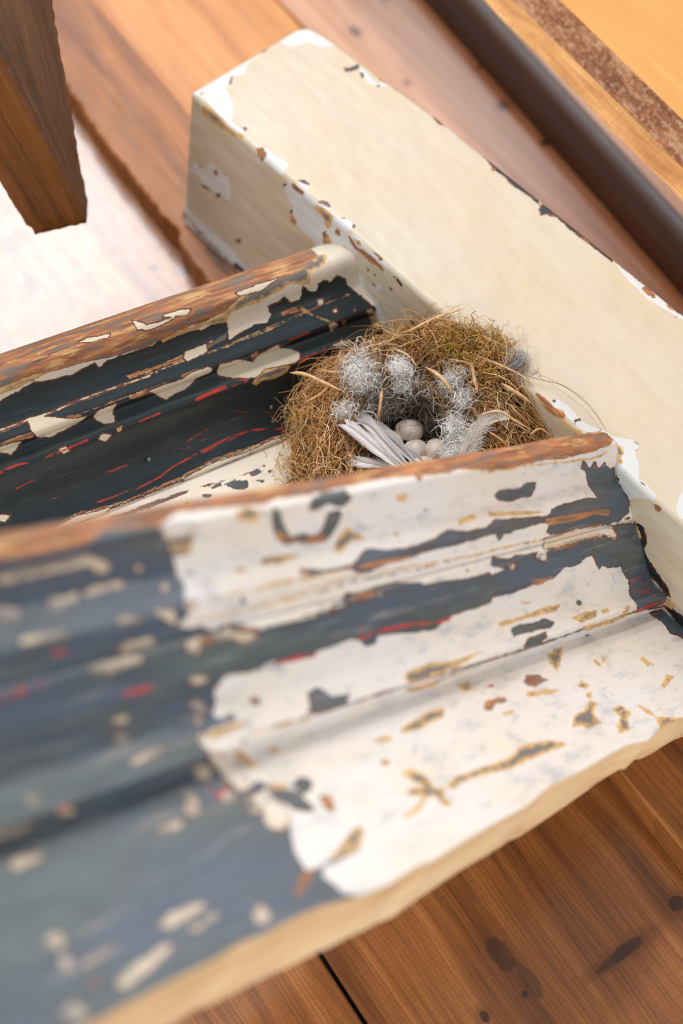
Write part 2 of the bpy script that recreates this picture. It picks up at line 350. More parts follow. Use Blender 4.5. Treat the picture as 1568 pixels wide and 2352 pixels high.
# ------------------------------------------------------------------ worn patches on the cream block
BEAM = dict(
 mw=[Z2((860,400),(1000,290),(1200,180),(1370,85),(1568,170),(1600,230),(1540,210),(1440,210),(1390,190),(1300,215),(1230,165),(1215,190),(1140,240),(1100,330),(1040,350),(1020,400),(1055,500),(1040,550),(1100,590),(1080,600),(1020,570),(960,490),(920,440),(870,430)),
     Z2((860,770),(870,728),(890,740),(895,765),(915,760),(940,738),(960,745),(1000,790),(1030,800),(1040,880),(1030,915),(1010,880),(980,885),(950,850),(925,840),(905,830),(900,800)),
     Z2((1280,830),(1340,830),(1420,900),(1500,960),(1568,1000),(1560,1100),(1440,1140),(1400,1080),(1330,1010),(1310,920),(1280,860)),
     Z2((825,500),(850,520),(842,640),(830,760),(822,860),(860,960),(1000,1080),(1110,1200),(1130,1260),(980,1160),(830,1010),(790,880),(800,700)),
     Z2((1180,660),(1230,690),(1300,740),(1270,790),(1180,720)),
     ZB((320,310),(360,292),(400,310),(430,350),(400,360),(350,350)), ZB((160,120),(200,120),(260,180),(230,200),(180,160)),
     ZB((480,430),(540,425),(625,480),(600,520),(530,525),(470,470)), ZB((570,555),(660,590),(720,680),(850,770),(920,880),(890,860),(800,790),(700,700),(620,650)),
     ZB((40,140),(100,140),(280,300),(400,450),(560,540),(640,700),(620,740),(540,660),(360,640),(300,500),(180,480),(100,380),(90,280),(40,200)),
     ZB((640,880),(690,920),(700,1000),(800,1110),(860,1230),(860,1360),(800,1200),(700,1080),(650,960)), ZB((780,975),(830,970),(850,1030),(800,1030)),
     ZA((340,270),(400,240),(500,300),(560,370),(600,420),(700,470),(830,520),(860,560),(750,560),(660,530),(560,460),(470,380),(400,330)),
     ZA((850,540),(960,570),(1040,580),(1085,620),(1050,700),(1080,760),(1085,860),(1070,900),(1150,960),(1230,1060),(1200,1080),(1060,1060),(1000,1080),(900,920),(890,800),(940,700),(900,620)),
     ZA((1500,990),(1430,1020),(1390,1150),(1420,1230),(1500,1280)),
     Z3((450,580),(480,585),(520,635),(500,640),(460,605)), Z3((1240,1220),(1390,1330),(1600,1490),(1568,1500),(1400,1400),(1290,1290)), Z3((45,300),(130,390),(200,395),(150,410),(90,385),(40,310))],
 md=[Z2((1140,240),(1195,210),(1222,172),(1222,195),(1190,232)), Z2((1030,380),(1042,335),(1048,345),(1038,385)), Z2((905,830),(940,848),(950,858),(915,842)), Z2((970,875),(990,870),(992,885),(978,888)),
     Z2((1425,912),(1450,902),(1475,910),(1490,935),(1470,925)), Z2((1340,810),(1365,808),(1390,830),(1370,828)), Z2((1090,577),(1110,570),(1108,588)), Z2((838,510),(846,520),(842,532)), Z2((1305,965),(1312,920),(1316,960)),
     Z2((870,1025),(900,1055),(915,1050),(890,1040)), Z2((1060,1180),(1110,1225),(1105,1240),(1050,1200)), Z2((1190,688),(1200,705),(1180,722),(1170,700)), Z2((1300,825),(1275,830),(1280,850),(1272,840)),
     ZB((160,115),(200,118),(245,150),(250,168),(225,155),(195,132)), ZB((320,298),(350,290),(395,298),(430,340),(412,355),(395,322),(345,303)), ZB((500,425),(540,428),(545,440),(505,434)), ZB((600,470),(628,490),(612,520),(605,500)),
     ZB((725,825),(735,860),(728,862)), ZB((900,995),(930,1020),(925,1025)), ZB((920,888),(980,930),(1022,1000),(1000,990),(960,935)), ZB((770,705),(800,720),(850,765),(845,772),(800,735)),
     Z3((-20,318),(0,318),(48,298),(52,322),(10,335),(-15,335)), Z3((52,335),(72,345),(75,362),(60,365)), Z3((125,400),(150,400),(145,410)),
     Z3((380,512),(400,520),(415,555),(440,590),(420,580),(400,555)), Z3((605,705),(630,712),(700,770),(790,850),(880,930),(900,958),(960,990),(1060,1060),(1110,1110),(1245,1215),(1235,1228),(1100,1125),(1040,1080),(1000,1040),(950,1005),(890,960),(860,930),(780,880),(720,820),(690,800),(640,745)),
     Z3((888,985),(905,960),(930,955),(955,975),(955,1015),(930,1005),(900,1012),(900,995)), Z3((1560,1460),(1530,1492),(1545,1475),(1520,1440),(1490,1425)),
     ZA((1050,1270),(1110,1290),(1140,1360),(1150,1440),(1125,1480),(1150,1560),(1180,1600),(1260,1720),(1320,1800),(1350,1890),(1310,1880),(1230,1770),(1160,1700),(1105,1570),(1090,1400),(1060,1300)),
     ZA((1290,1960),(1350,1980),(1447,2050),(1560,2120),(1600,2300),(1447,2180),(1380,2080)), ZA((360,250),(390,240),(395,262),(370,268)), ZA((545,420),(580,400),(605,425),(575,420),(545,460)), ZA((740,500),(770,488),(780,500),(760,505)), ZA((1385,1155),(1398,1160),(1395,1172))],
 mb=[Z2((1152,668),(1182,662),(1198,690),(1190,722),(1160,700)), Z2((962,765),(978,765),(978,790),(965,795)), Z2((1305,965),(1320,975),(1336,992),(1328,1018),(1312,995)), Z2((1060,1078),(1085,1070),(1082,1095),(1062,1092)), Z2((1450,1045),(1470,1035),(1470,1060),(1458,1100)),
     ZB((100,140),(130,150),(210,210),(200,245),(160,220),(120,200)), ZB((565,560),(610,620),(640,670),(700,700),(760,745),(800,778),(850,830),(858,868),(810,835),(750,795),(690,735),(625,685),(585,630)), ZB((790,725),(820,735),(855,768),(830,782)),
     ZB((95,400),(115,420),(150,455),(135,495),(110,470),(92,430)), ZB((455,530),(480,512),(500,540),(500,580),(465,565)), ZB((765,960),(800,965),(785,990)), ZB((705,865),(718,870),(712,885)), ZB((990,1005),(1018,1020),(1012,1033)), ZB((765,885),(795,890),(785,920),(775,905)), ZB((860,830),(895,860),(885,865)),
     Z3((1370,1348),(1400,1345),(1445,1395),(1430,1398),(1395,1380)), Z3((1490,1430),(1530,1445),(1530,1462),(1500,1445)), Z3((670,785),(690,790),(685,800),(672,800)),
     ZA((225,180),(260,205),(350,270),(370,300),(330,330),(270,250),(225,205)), ZA((300,290),(380,310),(470,370),(460,400),(420,400),(330,345)), ZA((1030,588),(1055,590),(1085,612),(1080,625),(1050,605)), ZA((1052,650),(1075,645),(1060,705),(1052,680)), ZA((1092,925),(1120,940),(1145,968),(1110,955)),
     ZA((1205,1125),(1240,1112),(1270,1160),(1262,1180),(1235,1175),(1212,1145)), ZA((1160,1090),(1200,1110),(1210,1128),(1180,1112)), ZA((960,820),(985,850),(975,870),(962,850)), ZA((630,510),(670,525),(660,535),(635,528))],
 mt=[Z2((905,480),(930,475),(1000,530),(1040,580),(1098,615),(1095,632),(1040,605),(1000,580),(940,540),(912,505)), Z2((1310,825),(1345,840),(1368,862),(1362,880),(1335,860)), Z2((1405,915),(1450,930),(1500,975),(1490,1020),(1475,1020),(1445,975)), Z2((1450,1045),(1478,1060),(1490,1090),(1458,1115)), Z2((850,430),(870,425),(866,450),(852,455)), Z2((895,408),(920,420),(905,432)),
     ZB((295,310),(380,350),(445,420),(430,460),(410,515),(385,510),(370,450),(335,380)), ZB((365,540),(410,560),(435,620),(430,660),(360,660),(358,600)), ZB((610,590),(660,620),(680,660),(640,655)),
     Z3((60,262),(100,285),(190,350),(225,390),(200,400),(150,380),(100,330)), Z3((500,620),(530,640),(555,665),(530,655)), Z3((1090,1110),(1140,1150),(1130,1150)),
     ZA((210,190),(250,210),(340,300),(440,330),(480,380),(460,410),(540,480),(600,500),(640,550),(580,565),(540,520),(500,480),(420,410),(320,350),(230,240)), ZA((880,600),(940,640),(960,690),(930,720),(950,760),(930,800),(900,760)), ZA((1050,1290),(1085,1330),(1100,1400),(1080,1400)), ZA((1310,1910),(1380,1950),(1350,1990),(1300,1940)), ZA((870,760),(890,800),(885,930),(960,1030),(940,1030),(880,950),(865,880))],
 mr=[], mf=[])
BEAM_L = dict(md=[(1.5, [(843,138),(905,200),(990,252),(1015,285)]), (1.6, [(1098,345),(1200,425),(1330,535),(1420,600)]), (1.4, [(442,212),(520,160),(590,110),(620,84),(700,46)]), (1.2,[(424,260),(414,350),(410,440),(425,495),(470,545),(545,620)]), (1.0,[(1418,1055),(1412,1085),(1420,1105),(1444,1152),(1455,1195),(1474,1260),(1490,1320),(1530,1368),(1568,1445)])],
 mb=[(1.3, [(820,120),(870,170),(930,215)]), (1.0, [(1290,500),(1480,655),(1568,722)])],
 mr=[(1.4, ZA((1160,1590),(1190,1640))), (2, ZA((1290,1960),(1350,1985)))])

# ------------------------------------------------------------------ near mouldings and fascia board
leftdark = Z6((-400,420),(-400,300),(0,262),(380,196),(470,128),(720,118),(740,168),(800,175),(860,150),(870,185),(850,205),(862,238),(800,245),(780,258),(795,330),(832,385),(828,440),(872,470),(840,520),(800,560),(860,575),(900,560),(960,590),(1000,560),(1060,550),(1170,580),(1230,560),(1320,545),(1420,520),(1568,480)) \
    + Z5((130,745),(230,718),(400,670),(560,630),(600,620),(700,605),(780,592),(852,575),(858,585),(900,565),(925,545),(935,560),(960,530),(1030,522),(1045,532),(1060,520),(1062,495),(1090,485),(1180,462),(1250,447),(1270,430),(1310,452),(1325,445),(1300,405),(1335,395),(1410,390),(1440,500),(1470,600),(1520,650),(1500,690),(1395,725),(1398,700),(1370,660),(1365,610),(1335,555),(1290,558),(1270,550),(1255,565),(1230,510),(1205,520),(1170,552),(1130,555),(1085,600),(1010,618),(935,655),(860,668),(850,690),(760,720),(700,742),(640,790),(560,800),(470,805),(430,815),(432,835),(390,852),(362,828),(330,822),(280,845),(210,870),(200,882),(110,905),(50,905),(0,925)) \
    + Z6((1290,730),(1200,750),(1120,775),(1010,790),(985,830),(962,850),(972,900),(958,960),(985,985),(1040,955),(1065,985),(1000,1010),(930,1040),(900,1090),(940,1130),(1010,1240),(1080,1310),(1130,1290),(1150,1260),(1200,1270),(1190,1300),(1130,1340),(1180,1380),(1190,1450),(1240,1490),(1300,1440),(1318,1560)) \
    + Z7((1175,380),(1175,440),(1225,520),(1262,515),(1300,500),(1290,545),(1340,585),(1380,620),(1420,620),(1440,700),(1200,760),(850,960),(350,1230),(-800,1800),(-900,1000),(-900,0))
NEAR = dict(
 mw=[], md=[leftdark,
     Z5((150,570),(180,560),(230,568),(340,545),(375,500),(390,485),(470,490),(560,478),(640,450),(690,415),(760,420),(830,410),(870,378),(960,372),(1060,365),(1078,350),(1075,340),(1110,325),(1200,300),(1248,298),(1215,250),(1205,200),(1188,190),(1195,150),(1222,190),(1238,158),(1255,190),(1275,165),(1300,192),(1310,180),(1330,230),(1372,310),(1368,350),(1330,385),(1270,400),(1260,395),(1180,415),(1080,435),(1062,425),(1068,390),(1040,392),(900,435),(885,465),(870,430),(780,458),(700,480),(600,500),(560,520),(480,540),(400,575),(350,575),(330,560),(230,580),(180,587)),
     Z5((865,290),(880,270),(960,262),(985,240),(1025,238),(1018,265),(1000,295),(960,300),(920,312),(880,305)),
     Z5((40,330),(70,345),(78,380),(95,420),(110,440),(160,425),(180,440),(215,430),(232,395),(250,350),(290,340),(302,360),(285,400),(270,420),(245,455),(180,470),(130,460),(85,472),(55,445),(40,400)), Z5((175,340),(190,300),(230,275),(310,268),(338,300),(300,335),(245,318),(205,345)),
     Z5((850,545),(860,515),(910,525),(950,510),(1030,498),(1020,520),(925,548),(920,560),(865,555)), Z5((248,695),(300,680),(315,650),(350,655),(420,630),(500,612),(600,612),(590,632),(480,650),(400,665),(330,690),(262,698)),
     Z5((925,795),(935,780),(960,768),(1010,762),(1050,745),(1092,760),(1080,780),(1030,790),(980,800),(940,815)), Z5((975,850),(990,820),(1060,795),(1062,815),(1030,850),(980,858)), Z5((165,1095),(180,1080),(172,1020),(205,1000),(230,1010),(258,1035),(330,1028),(318,1060),(290,1080),(240,1085),(190,1100)),
     Z5((1168,690),(1178,675),(1195,690),(1180,700)), Z5((1060,490),(1090,485),(1250,445),(1265,430),(1230,432),(1100,470),(1065,475)), Z8((800,900),(850,890),(845,930),(800,960)), Z5((1440,725),(1500,705),(1568,760),(1640,830),(1568,820),(1520,800),(1490,760)),
     Z6((1310,1280),(1350,1240),(1400,1255),(1405,1300),(1362,1322)), Z6((1085,430),(1100,440),(1110,460),(1080,465)), Z6((840,320),(870,318),(868,332),(845,335)), Z6((1080,1080),(1110,1070),(1100,1095)), Z6((1195,1270),(1240,1290),(1330,1310),(1380,1350),(1420,1390),(1390,1405),(1330,1390),(1250,1350),(1210,1320)), Z7((1290,500),(1340,460),(1400,420),(1430,400),(1440,430),(1380,470),(1320,500))],
 mb=[Z5((975,982),(985,955),(1030,955),(1050,970),(1072,975),(1040,988),(1020,1002),(995,998)), Z5((825,1070),(835,1050),(860,1048),(900,1035),(917,1052),(900,1060),(870,1062),(855,1090),(830,1086)),
     Z6((1435,1330),(1465,1325),(1492,1328),(1512,1398),(1480,1396),(1455,1380)), Z6((1120,895),(1140,880),(1172,895),(1168,925),(1140,920)), Z5((1060,378),(1280,335),(1295,345),(1290,365),(1240,358),(1180,380),(1080,400),(1062,395)), Z5((1080,485),(1180,460),(1185,470),(1090,495)), Z5((1000,600),(1090,590),(1050,615),(1020,625)), Z5((330,555),(560,510),(565,520),(400,560)), Z5((60,420),(100,440),(180,442),(235,425),(240,460),(180,472),(130,462),(85,474),(55,447)), Z5((320,655),(420,638),(420,660),(335,680)),
     Z5((800,575),(812,572),(806,580)), Z5((755,555),(775,565),(765,575)), Z5((597,330),(620,345),(605,348)), Z5((1205,810),(1215,800),(1218,815)), Z6((1060,560),(1170,570),(1160,590),(1080,580)), Z6((900,610),(960,610),(950,650),(910,645)), Z6((1340,310),(1370,305),(1385,325),(1360,335)), Z7((1200,540),(1260,510),(1250,560),(1200,620),(1170,640)),
     # bare top of the rail
     ZA((1500,-200),(900,350),(870,575),(845,625),(790,640),(680,690),(640,695),(520,722),(420,745),(350,742),(250,760),(120,790),(0,828)) + Z5((820,195),(740,190),(700,205),(600,215),(590,240),(570,215),(450,225),(300,258),(180,285),(60,300)) + Z6((1176,20),(1100,22),(800,52),(760,78),(720,118),(600,122),(470,128),(380,196),(200,232),(0,266),(-400,350),(-400,0),(0,100),(1176,-300))],
 mt=[Z8((830,200),(840,180),(920,172),(1002,168),(960,190),(850,207)), Z8((1135,22),(1165,30),(1195,70),(1160,52)), Z8((1183,14),(1212,30),(1192,46)), Z8((1360,25),(1380,14),(1430,55),(1400,60)), Z8((1490,100),(1530,105),(1510,130),(1482,165),(1463,152)), Z8((1075,155),(1085,125),(1135,150),(1110,170)), Z8((1050,350),(1060,290),(1100,270),(1130,220),(1165,240),(1150,280),(1185,330),(1120,355),(1085,340)),
     Z8((1228,262),(1280,245),(1330,285),(1310,310),(1320,360),(1270,380),(1255,340),(1275,300)), Z8((1350,240),(1400,260),(1450,300),(1600,305),(1530,330),(1460,350),(1440,305),(1390,280)), Z8((1112,190),(1140,180),(1142,210),(1118,212)), Z8((1222,180),(1250,200),(1245,208)),
     Z8((460,620),(500,580),(560,560),(640,530),(700,510),(770,480),(800,440),(850,420),(940,408),(1030,425),(930,470),(850,500),(760,545),(700,555),(600,582),(530,610),(480,645)), Z8((245,560),(300,540),(370,580),(400,630),(470,635),(440,665),(500,715),(450,722),(410,672),(380,682),(260,662),(300,632),(350,622),(280,590)), Z8((380,660),(330,745),(240,785),(300,730),(350,680)),
     Z8((235,358),(300,320),(390,262),(450,255),(442,300),(330,358),(260,377)), Z8((262,130),(270,90),(400,40),(480,40),(540,22),(620,-5),(560,40),(480,80),(360,130),(280,142)), Z8((260,170),(400,130),(420,150),(300,185)), Z8((930,-5),(998,8),(992,60),(975,92),(940,40)), Z8((505,150),(570,128),(580,170),(545,185)), Z8((720,285),(770,262),(778,280),(735,292)), Z8((100,420),(170,388),(215,395),(200,415)), Z8((145,510),(170,495),(200,510),(175,532)),
     Z8((0,860),(40,810),(70,830),(60,900),(20,950),(-10,930)), Z5((1150,745),(1200,722),(1250,715),(1245,742),(1190,762)), Z5((875,762),(960,740),(1060,700),(1112,692),(1100,722),(1000,742),(890,777)), Z5((1260,712),(1290,706),(1295,722),(1270,728)), Z5((1355,700),(1375,695),(1365,722),(1340,738)), Z5((1190,780),(1250,760),(1380,728),(1300,765),(1210,790)),
     Z5((725,380),(790,358),(802,375),(740,398)), Z5((840,350),(960,345),(1050,348),(1000,362),(850,365)), Z5((265,495),(285,440),(320,410),(400,450),(330,460),(300,505)), Z5((0,522),(90,512),(85,540),(0,545)), Z5((500,288),(545,278),(538,312),(505,312)), Z5((490,430),(510,425),(508,440)), Z5((960,685),(1000,680),(990,695)), Z5((1120,855),(1115,900),(1100,950),(1075,900),(1085,860)),
     Z6((1050,60),(1110,20),(1175,50),(1160,90),(1080,95)), Z6((1160,290),(1200,250),(1360,240),(1290,275),(1200,290)), Z6((760,200),(840,190),(870,165),(860,230),(780,240)), Z6((900,370),(960,360),(940,385)), Z6((1050,310),(1110,300),(1090,330)), Z6((930,1040),(1060,1000),(1140,985),(1100,1010),(950,1075)), Z6((1200,1120),(1250,1110),(1260,1130),(1220,1140)), Z6((1200,1275),(1290,1270),(1300,1290),(1220,1300)),
     Z6((1040,1130),(1080,1120),(1150,1190),(1160,1220),(1120,1200),(1060,1160)), Z7((1400,370),(1440,340),(1460,380),(1420,430),(1300,500),(1340,450))],
 mf=[# bare and cream flecks in the dark left part
     Z6((0,325),(380,240),(430,260),(490,285),(480,330),(440,320),(400,290),(10,372),(-20,350)), Z6((375,400),(545,358),(560,385),(385,432)), Z6((210,495),(230,440),(340,415),(355,450),(260,510)), Z6((-40,470),(80,490),(105,525),(60,550),(-40,520)), Z6((90,625),(290,575),(305,605),(100,655)), Z6((530,530),(620,512),(632,545),(540,558)), Z6((530,655),(680,612),(705,650),(560,690)),
     Z6((400,750),(500,718),(640,695),(630,725),(490,775),(420,770)), Z6((515,1045),(560,1042),(580,1070),(540,1095),(515,1080)), Z6((500,985),(565,965),(575,990),(510,1005)), Z6((590,1165),(700,1110),(760,1100),(710,1150),(600,1190)), Z6((835,640),(900,600),(905,640),(890,690),(845,670)), Z6((950,605),(1010,590),(1130,592),(1152,610),(1100,645),(1040,620),(960,635)), Z6((860,795),(900,780),(935,800),(910,830),(865,820)), Z6((1000,560),(1050,545),(1020,600)),
     Z6((860,910),(900,900),(930,935),(915,965),(880,950)), Z6((870,975),(900,972),(910,1000),(880,1008)), Z6((890,1045),(920,1050),(915,1080),(890,1075)), Z6((940,1130),(1000,1140),(1090,1210),(1130,1290),(1080,1310),(1010,1250),(950,1180)), Z6((740,370),(760,390),(745,410),(725,395)), Z6((600,290),(640,295),(625,325)), Z6((835,450),(880,455),(870,490),(830,480)), Z6((730,115),(800,95),(885,120),(860,150),(745,180)), Z6((700,500),(780,480),(790,560),(720,520)),
     Z7((28,505),(60,468),(165,438),(165,480),(60,520)), Z7((175,800),(220,758),(268,800),(240,835),(190,825)), Z7((455,985),(500,925),(660,815),(705,825),(500,995)), Z7((630,745),(690,690),(800,648),(825,662),(680,755)), Z7((755,752),(860,688),(880,702),(785,770)), Z7((325,890),(440,815),(455,840),(350,908)), Z7((230,1095),(290,1050),(350,1080),(350,1120),(280,1140)), Z7((620,350),(740,315),(720,350),(640,372)), Z7((770,110),(800,95),(850,120),(830,160),(790,150)), Z7((720,200),(760,195),(785,225),(750,240)), Z7((740,250),(790,240),(810,290),(780,310),(745,290)), Z7((880,210),(940,205),(940,240),(890,245)), Z7((980,240),(1030,210),(1060,225),(1040,290),(1000,290)), Z7((1050,250),(1100,240),(1160,300),(1140,360),(1090,360),(1060,300)), Z7((1010,690),(1040,650),(1090,700),(1060,740),(1020,730)), Z7((100,230),(160,205),(155,260),(110,260)), Z7((220,270),(270,255),(300,290),(240,300)), Z7((240,870),(280,860),(290,910),(250,920)), Z7((-20,360),(120,330),(140,350),(-20,400)),
     Z5((1040,510),(1062,508),(1060,532),(1042,530)), Z5((918,545),(940,540),(942,558),(922,560)), Z5((1060,440),(1250,400),(1300,400),(1325,440),(1310,450),(1290,435),(1180,458),(1062,490),(1050,480))],
 mr=[])
NEAR_L = dict(md=[(1.2, Z5((0,705),(330,610),(600,560),(820,505),(850,495),(1010,460),(1240,405),(1370,372))), (2.0, Z5((0,1160),(180,1110),(400,1040),(550,990),(700,945),(1000,855),(1200,785),(1400,718),(1500,700)))],
 mt=[(2.2, Z5((0,690),(330,592),(600,545),(800,510),(860,490),(1040,455))), (2.5, Z5((0,625),(100,605),(300,570))), (2.0, Z6((940,440),(1100,410),(1300,370),(1568,310))), (2.0, Z6((800,560),(930,530),(1050,510),(1300,450),(1568,380))), (2.2, Z6((1100,1060),(1250,1020),(1400,980))),
     (2, Z5((820,205),(1000,175),(1130,165),(1240,150),(1290,125)))],
 mb=[(1.6, Z5((640,985),(850,900),(1010,850)))],
 mr=[(3.5, Z5((365,820),(460,788),(560,768),(640,765),(700,748))), (3.5, Z5((195,885),(110,902),(60,908))), (3.0, Z5((1395,722),(1440,700),(1500,682))), (1.2, Z5((1368,608),(1440,620))), (1.0, Z5((1380,640),(1450,650))), (1.0, Z5((1385,670),(1440,640),(1420,560))), (1.0, Z5((1370,605),(1420,590))), (3, Z5((840,1000),(860,995))), (3, Z5((990,975),(1010,975))), (1, Z5((360,760),(372,830))),
     (5, Z6((0,890),(120,850))), (5, Z6((240,690),(300,675))), (5, Z6((560,870),(680,840))), (4, Z6((180,830),(240,810))), (7, Z7((840,190),(870,220),(900,190))), (6, Z7((765,270),(775,290))), (5, Z7((375,965),(385,970))), (5, Z7((250,275),(270,270))), (4, Z6((1320,710),(1410,690))), (1, Z5((1290,415),(1310,410))), (1, Z5((1310,430),(1345,425)))])

# ------------------------------------------------------------------ far moulding and the base board of the trough
FAR = dict(
 mw=[], md=[Z4((-300,740),(0,645),(60,612),(130,572),(210,562),(290,540),(380,492),(395,515),(430,482),(560,440),(640,402),(700,385),(760,362),(810,362),(850,335),(890,312),(908,335),(918,402),(960,372),(1020,340),(1070,330),(1085,300),(1068,268),(1110,250),(1138,225),(1160,252),(1202,240),(1210,182),(1240,205),(1265,210),(1272,178),(1290,165),(1310,162),(1320,175),(1345,142),(1385,155),(1390,182),(1430,215),(1500,270),(1560,380),(1700,700),(1170,775),(1080,795),(1000,838),(850,888),(720,958),(510,1048),(400,1078),(300,1105),(210,1160),(0,1260),(-300,1400)),
     Z4((420,1105),(500,1060),(620,1035),(700,1000),(770,985),(870,930),(1000,860),(1110,810),(1180,800),(1100,845),(990,890),(900,920),(800,965),(700,1020),(600,1060),(480,1105))],
 mb=[Z4((-300,700),(0,592),(130,542),(210,530),(340,492),(450,470),(580,432),(660,392),(750,352),(830,325),(900,290),(950,240),(1010,200),(1050,175),(1120,160),(1190,130),(1240,100),(1270,60),(1200,0),(0,300),(-300,400)), Z4((505,545),(640,500),(760,448),(850,410),(910,372),(908,395),(820,442),(700,492),(520,558)),
     Z4((0,815),(60,795),(132,765),(136,790),(60,808),(0,835)), Z4((265,705),(320,700),(345,712),(290,722)), Z4((510,625),(600,600),(620,612),(520,640)), Z4((720,545),(780,520),(860,505),(800,555),(740,580)), Z4((1120,290),(1180,270),(1200,285),(1130,305)), Z4((1195,265),(1215,270),(1240,295),(1215,300)), Z4((1370,320),(1385,325),(1380,345),(1368,340)), Z4((465,755),(485,745),(490,760),(470,775)), Z4((20,1100),(45,1102),(35,1125),(0,1135),(-40,1120)),
     Z4((1000,460),(1030,445),(1035,475),(1010,480)), Z4((1410,280),(1425,278),(1422,295))],
 mt=[Z4((1010,578),(1040,525),(1100,512),(1160,502),(1150,530),(1110,552),(1050,565),(1025,588)), Z4((640,395),(760,350),(830,325),(890,300),(950,240),(1010,200),(1100,150),(1200,90),(1280,60),(1310,60),(1300,100),(1240,130),(1240,180),(1160,180),(1060,240),(930,290),(900,330),(820,345),(720,385),(650,410)), Z4((380,455),(520,420),(640,370),(620,420),(480,455)), Z4((0,590),(120,545),(200,530),(60,600),(0,620)), Z4((150,770),(300,725),(200,780)), Z4((1470,300),(1500,310),(1520,360),(1500,350)), Z4((330,1100),(420,1070),(400,1090),(370,1120))],
 mf=[Z4((735,475),(740,450),(790,432),(822,418),(830,448),(790,468),(750,487)), Z4((868,530),(880,500),(960,480),(1010,492),(1030,468),(1075,440),(1115,420),(1120,438),(1160,438),(1198,452),(1198,478),(1180,495),(1120,505),(1060,515),(1030,550),(980,555),(905,550),(875,545)), Z4((590,608),(680,575),(725,560),(770,532),(830,512),(850,515),(840,532),(780,560),(745,598),(700,615),(665,642),(640,630),(620,615)), Z4((372,712),(400,680),(435,668),(465,658),(450,690),(462,730),(420,738),(390,725)),
     Z4((108,715),(150,708),(210,712),(290,718),(345,708),(320,730),(240,770),(200,792),(150,790),(128,770)), Z4((392,800),(410,778),(445,782),(425,808)), Z4((233,840),(262,830),(278,845),(255,858)), Z4((-10,835),(50,815),(85,808),(65,835),(45,862),(20,855),(-10,850)), Z4((-20,1105),(20,1100),(40,1108),(20,1130),(-20,1125)),
     Z4((1313,340),(1335,328),(1355,342),(1335,355),(1325,372)), Z4((1268,240),(1290,238),(1295,258),(1272,265)), Z4((1332,285),(1345,275),(1350,288),(1338,294)), Z4((1328,425),(1370,405),(1420,410),(1405,425),(1360,432)), Z4((1465,285),(1485,276),(1500,292),(1480,302)), Z4((830,410),(852,403),(850,413)), Z4((618,528),(632,525),(628,538)), Z4((1100,500),(1110,498),(1108,504)),
     Z4((660,300),(720,282),(765,278),(750,300),(690,308),(650,312)), Z4((530,325),(580,338),(590,352),(550,362)), Z4((310,412),(360,392),(440,378),(430,392),(360,410)), Z4((560,350),(640,330),(700,310),(640,345),(580,365)), Z4((940,215),(1060,170),(1110,155),(1050,200),(960,225)),
     Z4((205,1165),(300,1108),(400,1085),(510,1055),(720,965),(850,895),(1000,848),(1080,805),(1172,785),(1165,800),(1080,828),(1000,860),(880,905),(740,970),(700,975),(560,1030),(520,1050),(440,1075),(420,1100),(330,1125),(230,1175))],
 mr=[])
FAR_L = dict(
 mf=[(1.1, Z4((-20,770),(110,722),(210,690),(300,650),(400,612),(510,575),(600,545)))],
 mt=[(1.0, Z4((510,575),(640,520),(760,478),(900,430),(1080,360),(1210,300),(1300,255),(1395,220))), (1.0, Z4((1200,270),(1240,298),(1330,335)))],
 mb=[(1.2, Z4((0,775),(110,728),(300,655),(510,580))), (1.0, Z4((900,425),(1210,295),(1390,222))), (1.0, Z4((0,825),(130,770),(300,705),(400,668),(560,610),(700,560))), (2.0, Z4((210,1155),(300,1100),(510,1045),(720,952),(850,882),(1000,832),(1170,770)))],
 mr=[(2.0, Z4((390,1052),(480,1020),(560,992),(640,950),(700,905),(800,850),(900,800),(1000,762),(1135,757))), (1.2, Z4((730,890),(860,830),(1000,765))), (4.5, Z4((788,640),(880,598),(985,562))), (2.6, Z4((-10,938),(60,905),(170,875),(240,850),(350,803))), (2.2, Z4((560,728),(640,695))), (1.0, Z4((935,688),(1100,692),(1160,712))), (2.2, Z4((1160,402),(1240,372))), (2.5, Z4((1195,485),(1300,440))), (1.2, Z4((740,815),(850,745))), (2, Z4((410,940),(510,902))), (1, Z4((700,840),(770,832))), (1.6, Z4((60,1000),(140,960))), (1, Z4((800,805),(860,790))), (1, Z4((200,1040),(260,1025)))])
BASE = dict(mw=[], mb=[], mt=[], mf=[], mr=[], md=[Z4((900,985),(930,965),(990,962),(995,985),(975,1003),(940,1000),(925,992)), Z4((840,990),(880,975),(890,985),(850,998)), Z4((800,1020),(850,1018),(845,1035),(810,1032)), Z4((1045,905),(1062,900),(1060,915)), Z4((1010,960),(1060,962),(1055,972),(1020,968)), Z4((1070,925),(1085,922),(1080,935)), Z4((1000,940),(1040,920),(1050,930),(1010,948)), Z4((730,1055),(765,1050),(750,1062)), Z4((420,1115),(520,1085),(640,1040),(760,1000),(740,1020),(620,1065),(500,1110))])
BASE_L = dict(md=[(1.2, Z4((800,990),(900,965),(1000,930),(1060,900)))])
def paint_attrs(T, TL):
    def f(V):
        Q = proj(V); return {k: sdf(Q, T.get(k, []), TL.get(k, [])) for k in ('mw', 'md', 'mb', 'mt', 'mf', 'mr')}
    return f

